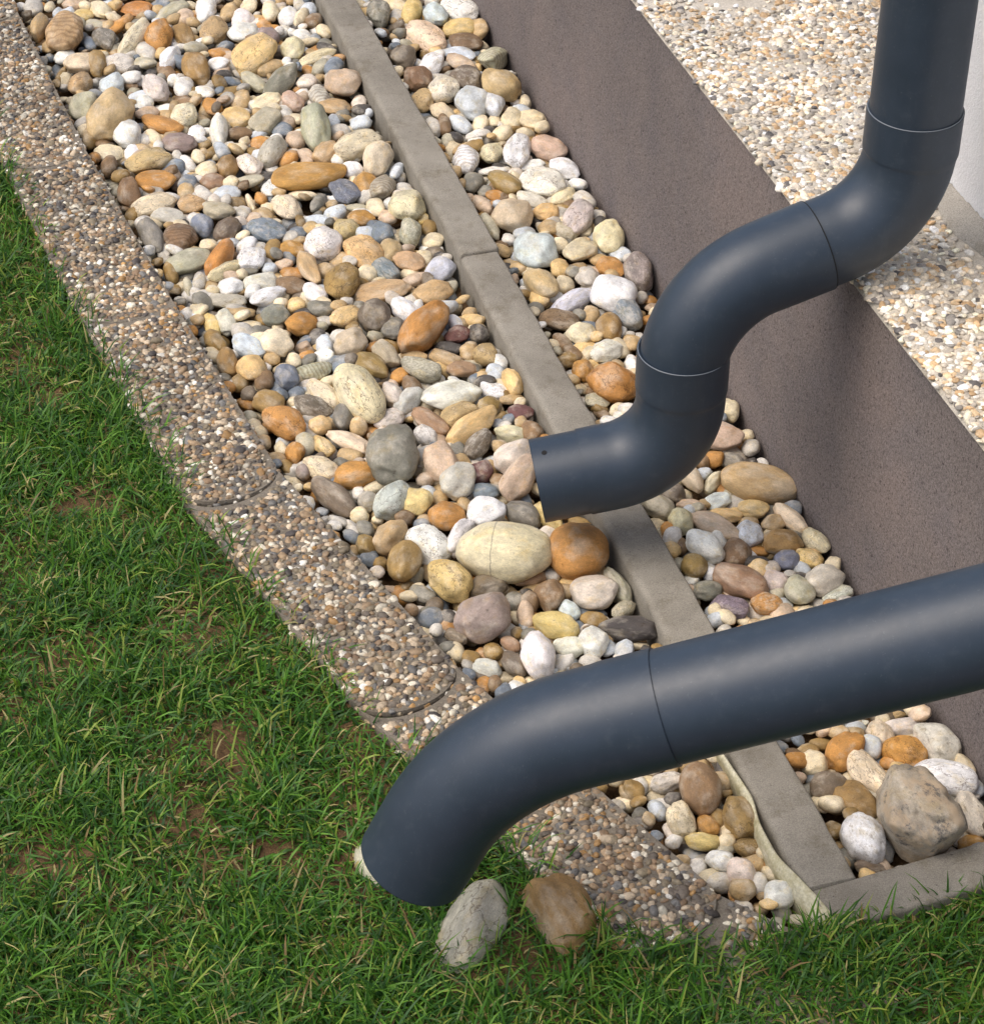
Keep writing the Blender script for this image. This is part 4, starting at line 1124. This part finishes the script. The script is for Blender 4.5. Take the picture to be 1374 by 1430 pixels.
# clumps and worn patches
cl = np.array([mnoise.noise(Vector((x * 9, y * 9, 1.7))) + .6 * mnoise.noise(Vector((x * 27, y * 27, 4.4))) for x, y in GP])
dens = np.clip(.72 + .5 * cl, .2, 1)
for (x, y, w, h, k) in [(105, 715, 34, 24, .85), (330, 1065, 40, 62, .92), (330, 805, 70, 34, .7), (85, 935, 80, 36, .75), (385, 1205, 52, 26, .85), (60, 1212, 62, 30, .8),
                        (265, 1165, 60, 34, .6), (430, 830, 34, 40, .6), (560, 1045, 50, 22, .8), (690, 1380, 70, 26, .75), (270, 920, 60, 30, .6), (150, 1010, 70, 30, .5), (730, 1330, 30, 40, .7), (30, 770, 60, 30, .5)]:
    dens *= 1 - min(.97, k * 1.2) * np.exp(-(((pp[:, 0] - x) / w / 1.1) ** 2 + ((pp[:, 1] - y) / h / 1.1) ** 2))
for s in stones:
    if s['cobble']:
        d = GP - s['P'][:2]
        q = np.einsum('ni,ij,nj->n', d, np.linalg.inv(s['S']), d)
        dens = np.where(q < .62, 0, dens)
# thin the bite marks: less grass directly at the edging's face
keep = rg.uniform(size=len(GP)) < dens * .80
GP = GP[keep]; cl = cl[keep]; pp = pp[keep]
n = len(GP)
gz = np.array([lawn_z(x, y) for x, y in GP]) - .003
_e = edge_signed(GP)
gz = np.where((_e > -EDGE_W) & (GP[:, 0] > .1) & (GP[:, 0] < .42) & ((GP - CK_A) @ CK_N > -.06 - 10 * (GP[:, 0] < .40)), np.maximum(gz, .020), gz)
Lb = rg.gamma(7, .0052, n) * (.85 + .35 * np.clip(cl, -.5, .8))
Lb = np.clip(Lb, .014, .072)
wd = rg.uniform(.0007, .0015, n)
az = rg.uniform(0, 6.283, n)
lean = np.clip(rg.normal(.75, .35, n), .1, 1.45)
dry0 = rg.uniform(size=n) < .06
lean = np.where(dry0, 1.42, lean)
curl = rg.uniform(.15, .95, n)
fall = np.stack((np.cos(az), np.sin(az)), 1)
side = np.stack((-np.sin(az), np.cos(az)), 1)
tw = rg.normal(0, .5, n)
st = np.array((0, .38, .72, 1.0)); wf = np.array((.75, 1.0, .72, 0))
pos = np.zeros((n, 4, 3)); pos[:, 0, :2] = GP; pos[:, 0, 2] = gz
th = lean.copy()
for i in range(1, 4):
    dl = (st[i] - st[i - 1]) * Lb
    pos[:, i, :2] = pos[:, i - 1, :2] + fall * (np.sin(th) * dl)[:, None]
    pos[:, i, 2] = np.maximum(pos[:, i - 1, 2] + np.cos(th) * dl, gz + .004)
    th = th + curl * .7
V = np.zeros((n, 7, 3))
for i in range(3):
    o3 = np.column_stack((side, np.sin(tw + i * .25) * .6)) * (wd * wf[i])[:, None]
    V[:, 2 * i] = pos[:, i] - o3; V[:, 2 * i + 1] = pos[:, i] + o3
V[:, 6] = pos[:, 3]
tri = np.array([(0, 1, 3), (0, 3, 2), (2, 3, 5), (2, 5, 4), (4, 5, 6)])
T = tri[None] + (np.arange(n) * 7)[:, None, None]
gpal = np.array([lin(54, 94, 30), lin(72, 116, 36), lin(42, 78, 30), lin(94, 136, 46), lin(128, 146, 62), lin(56, 96, 46), lin(168, 158, 108), lin(136, 114, 76)])
ci = rg.choice(8, n, p=[.22, .25, .13, .19, .09, .07, .03, .02])
dry = (rg.uniform(size=n) < np.clip(.03 - .13 * cl, .004, .15))
ci = np.where(dry | (dry0 & (rg.uniform(size=n) < .6)), rg.choice([4, 6, 7], n), ci)
gc = gpal[ci] * rg.uniform(.8, 1.35, (n, 1))
C = np.repeat(gc[:, None, :], 7, 1)
C[:, 6] = C[:, 6] * np.array((1.25, 1.1, .9)); C[:, 0:2] = C[:, 0:2] * np.array((1.05, .95, .85))
g = link('lawn_grass', mesh_arr('lawn_grass', V.reshape(-1, 3), T.reshape(-1, 3), C.reshape(-1, 3)), GRASS)
tag(g, 'green lawn grass with thin worn patches beside the edging', 'grass', kind='stuff')
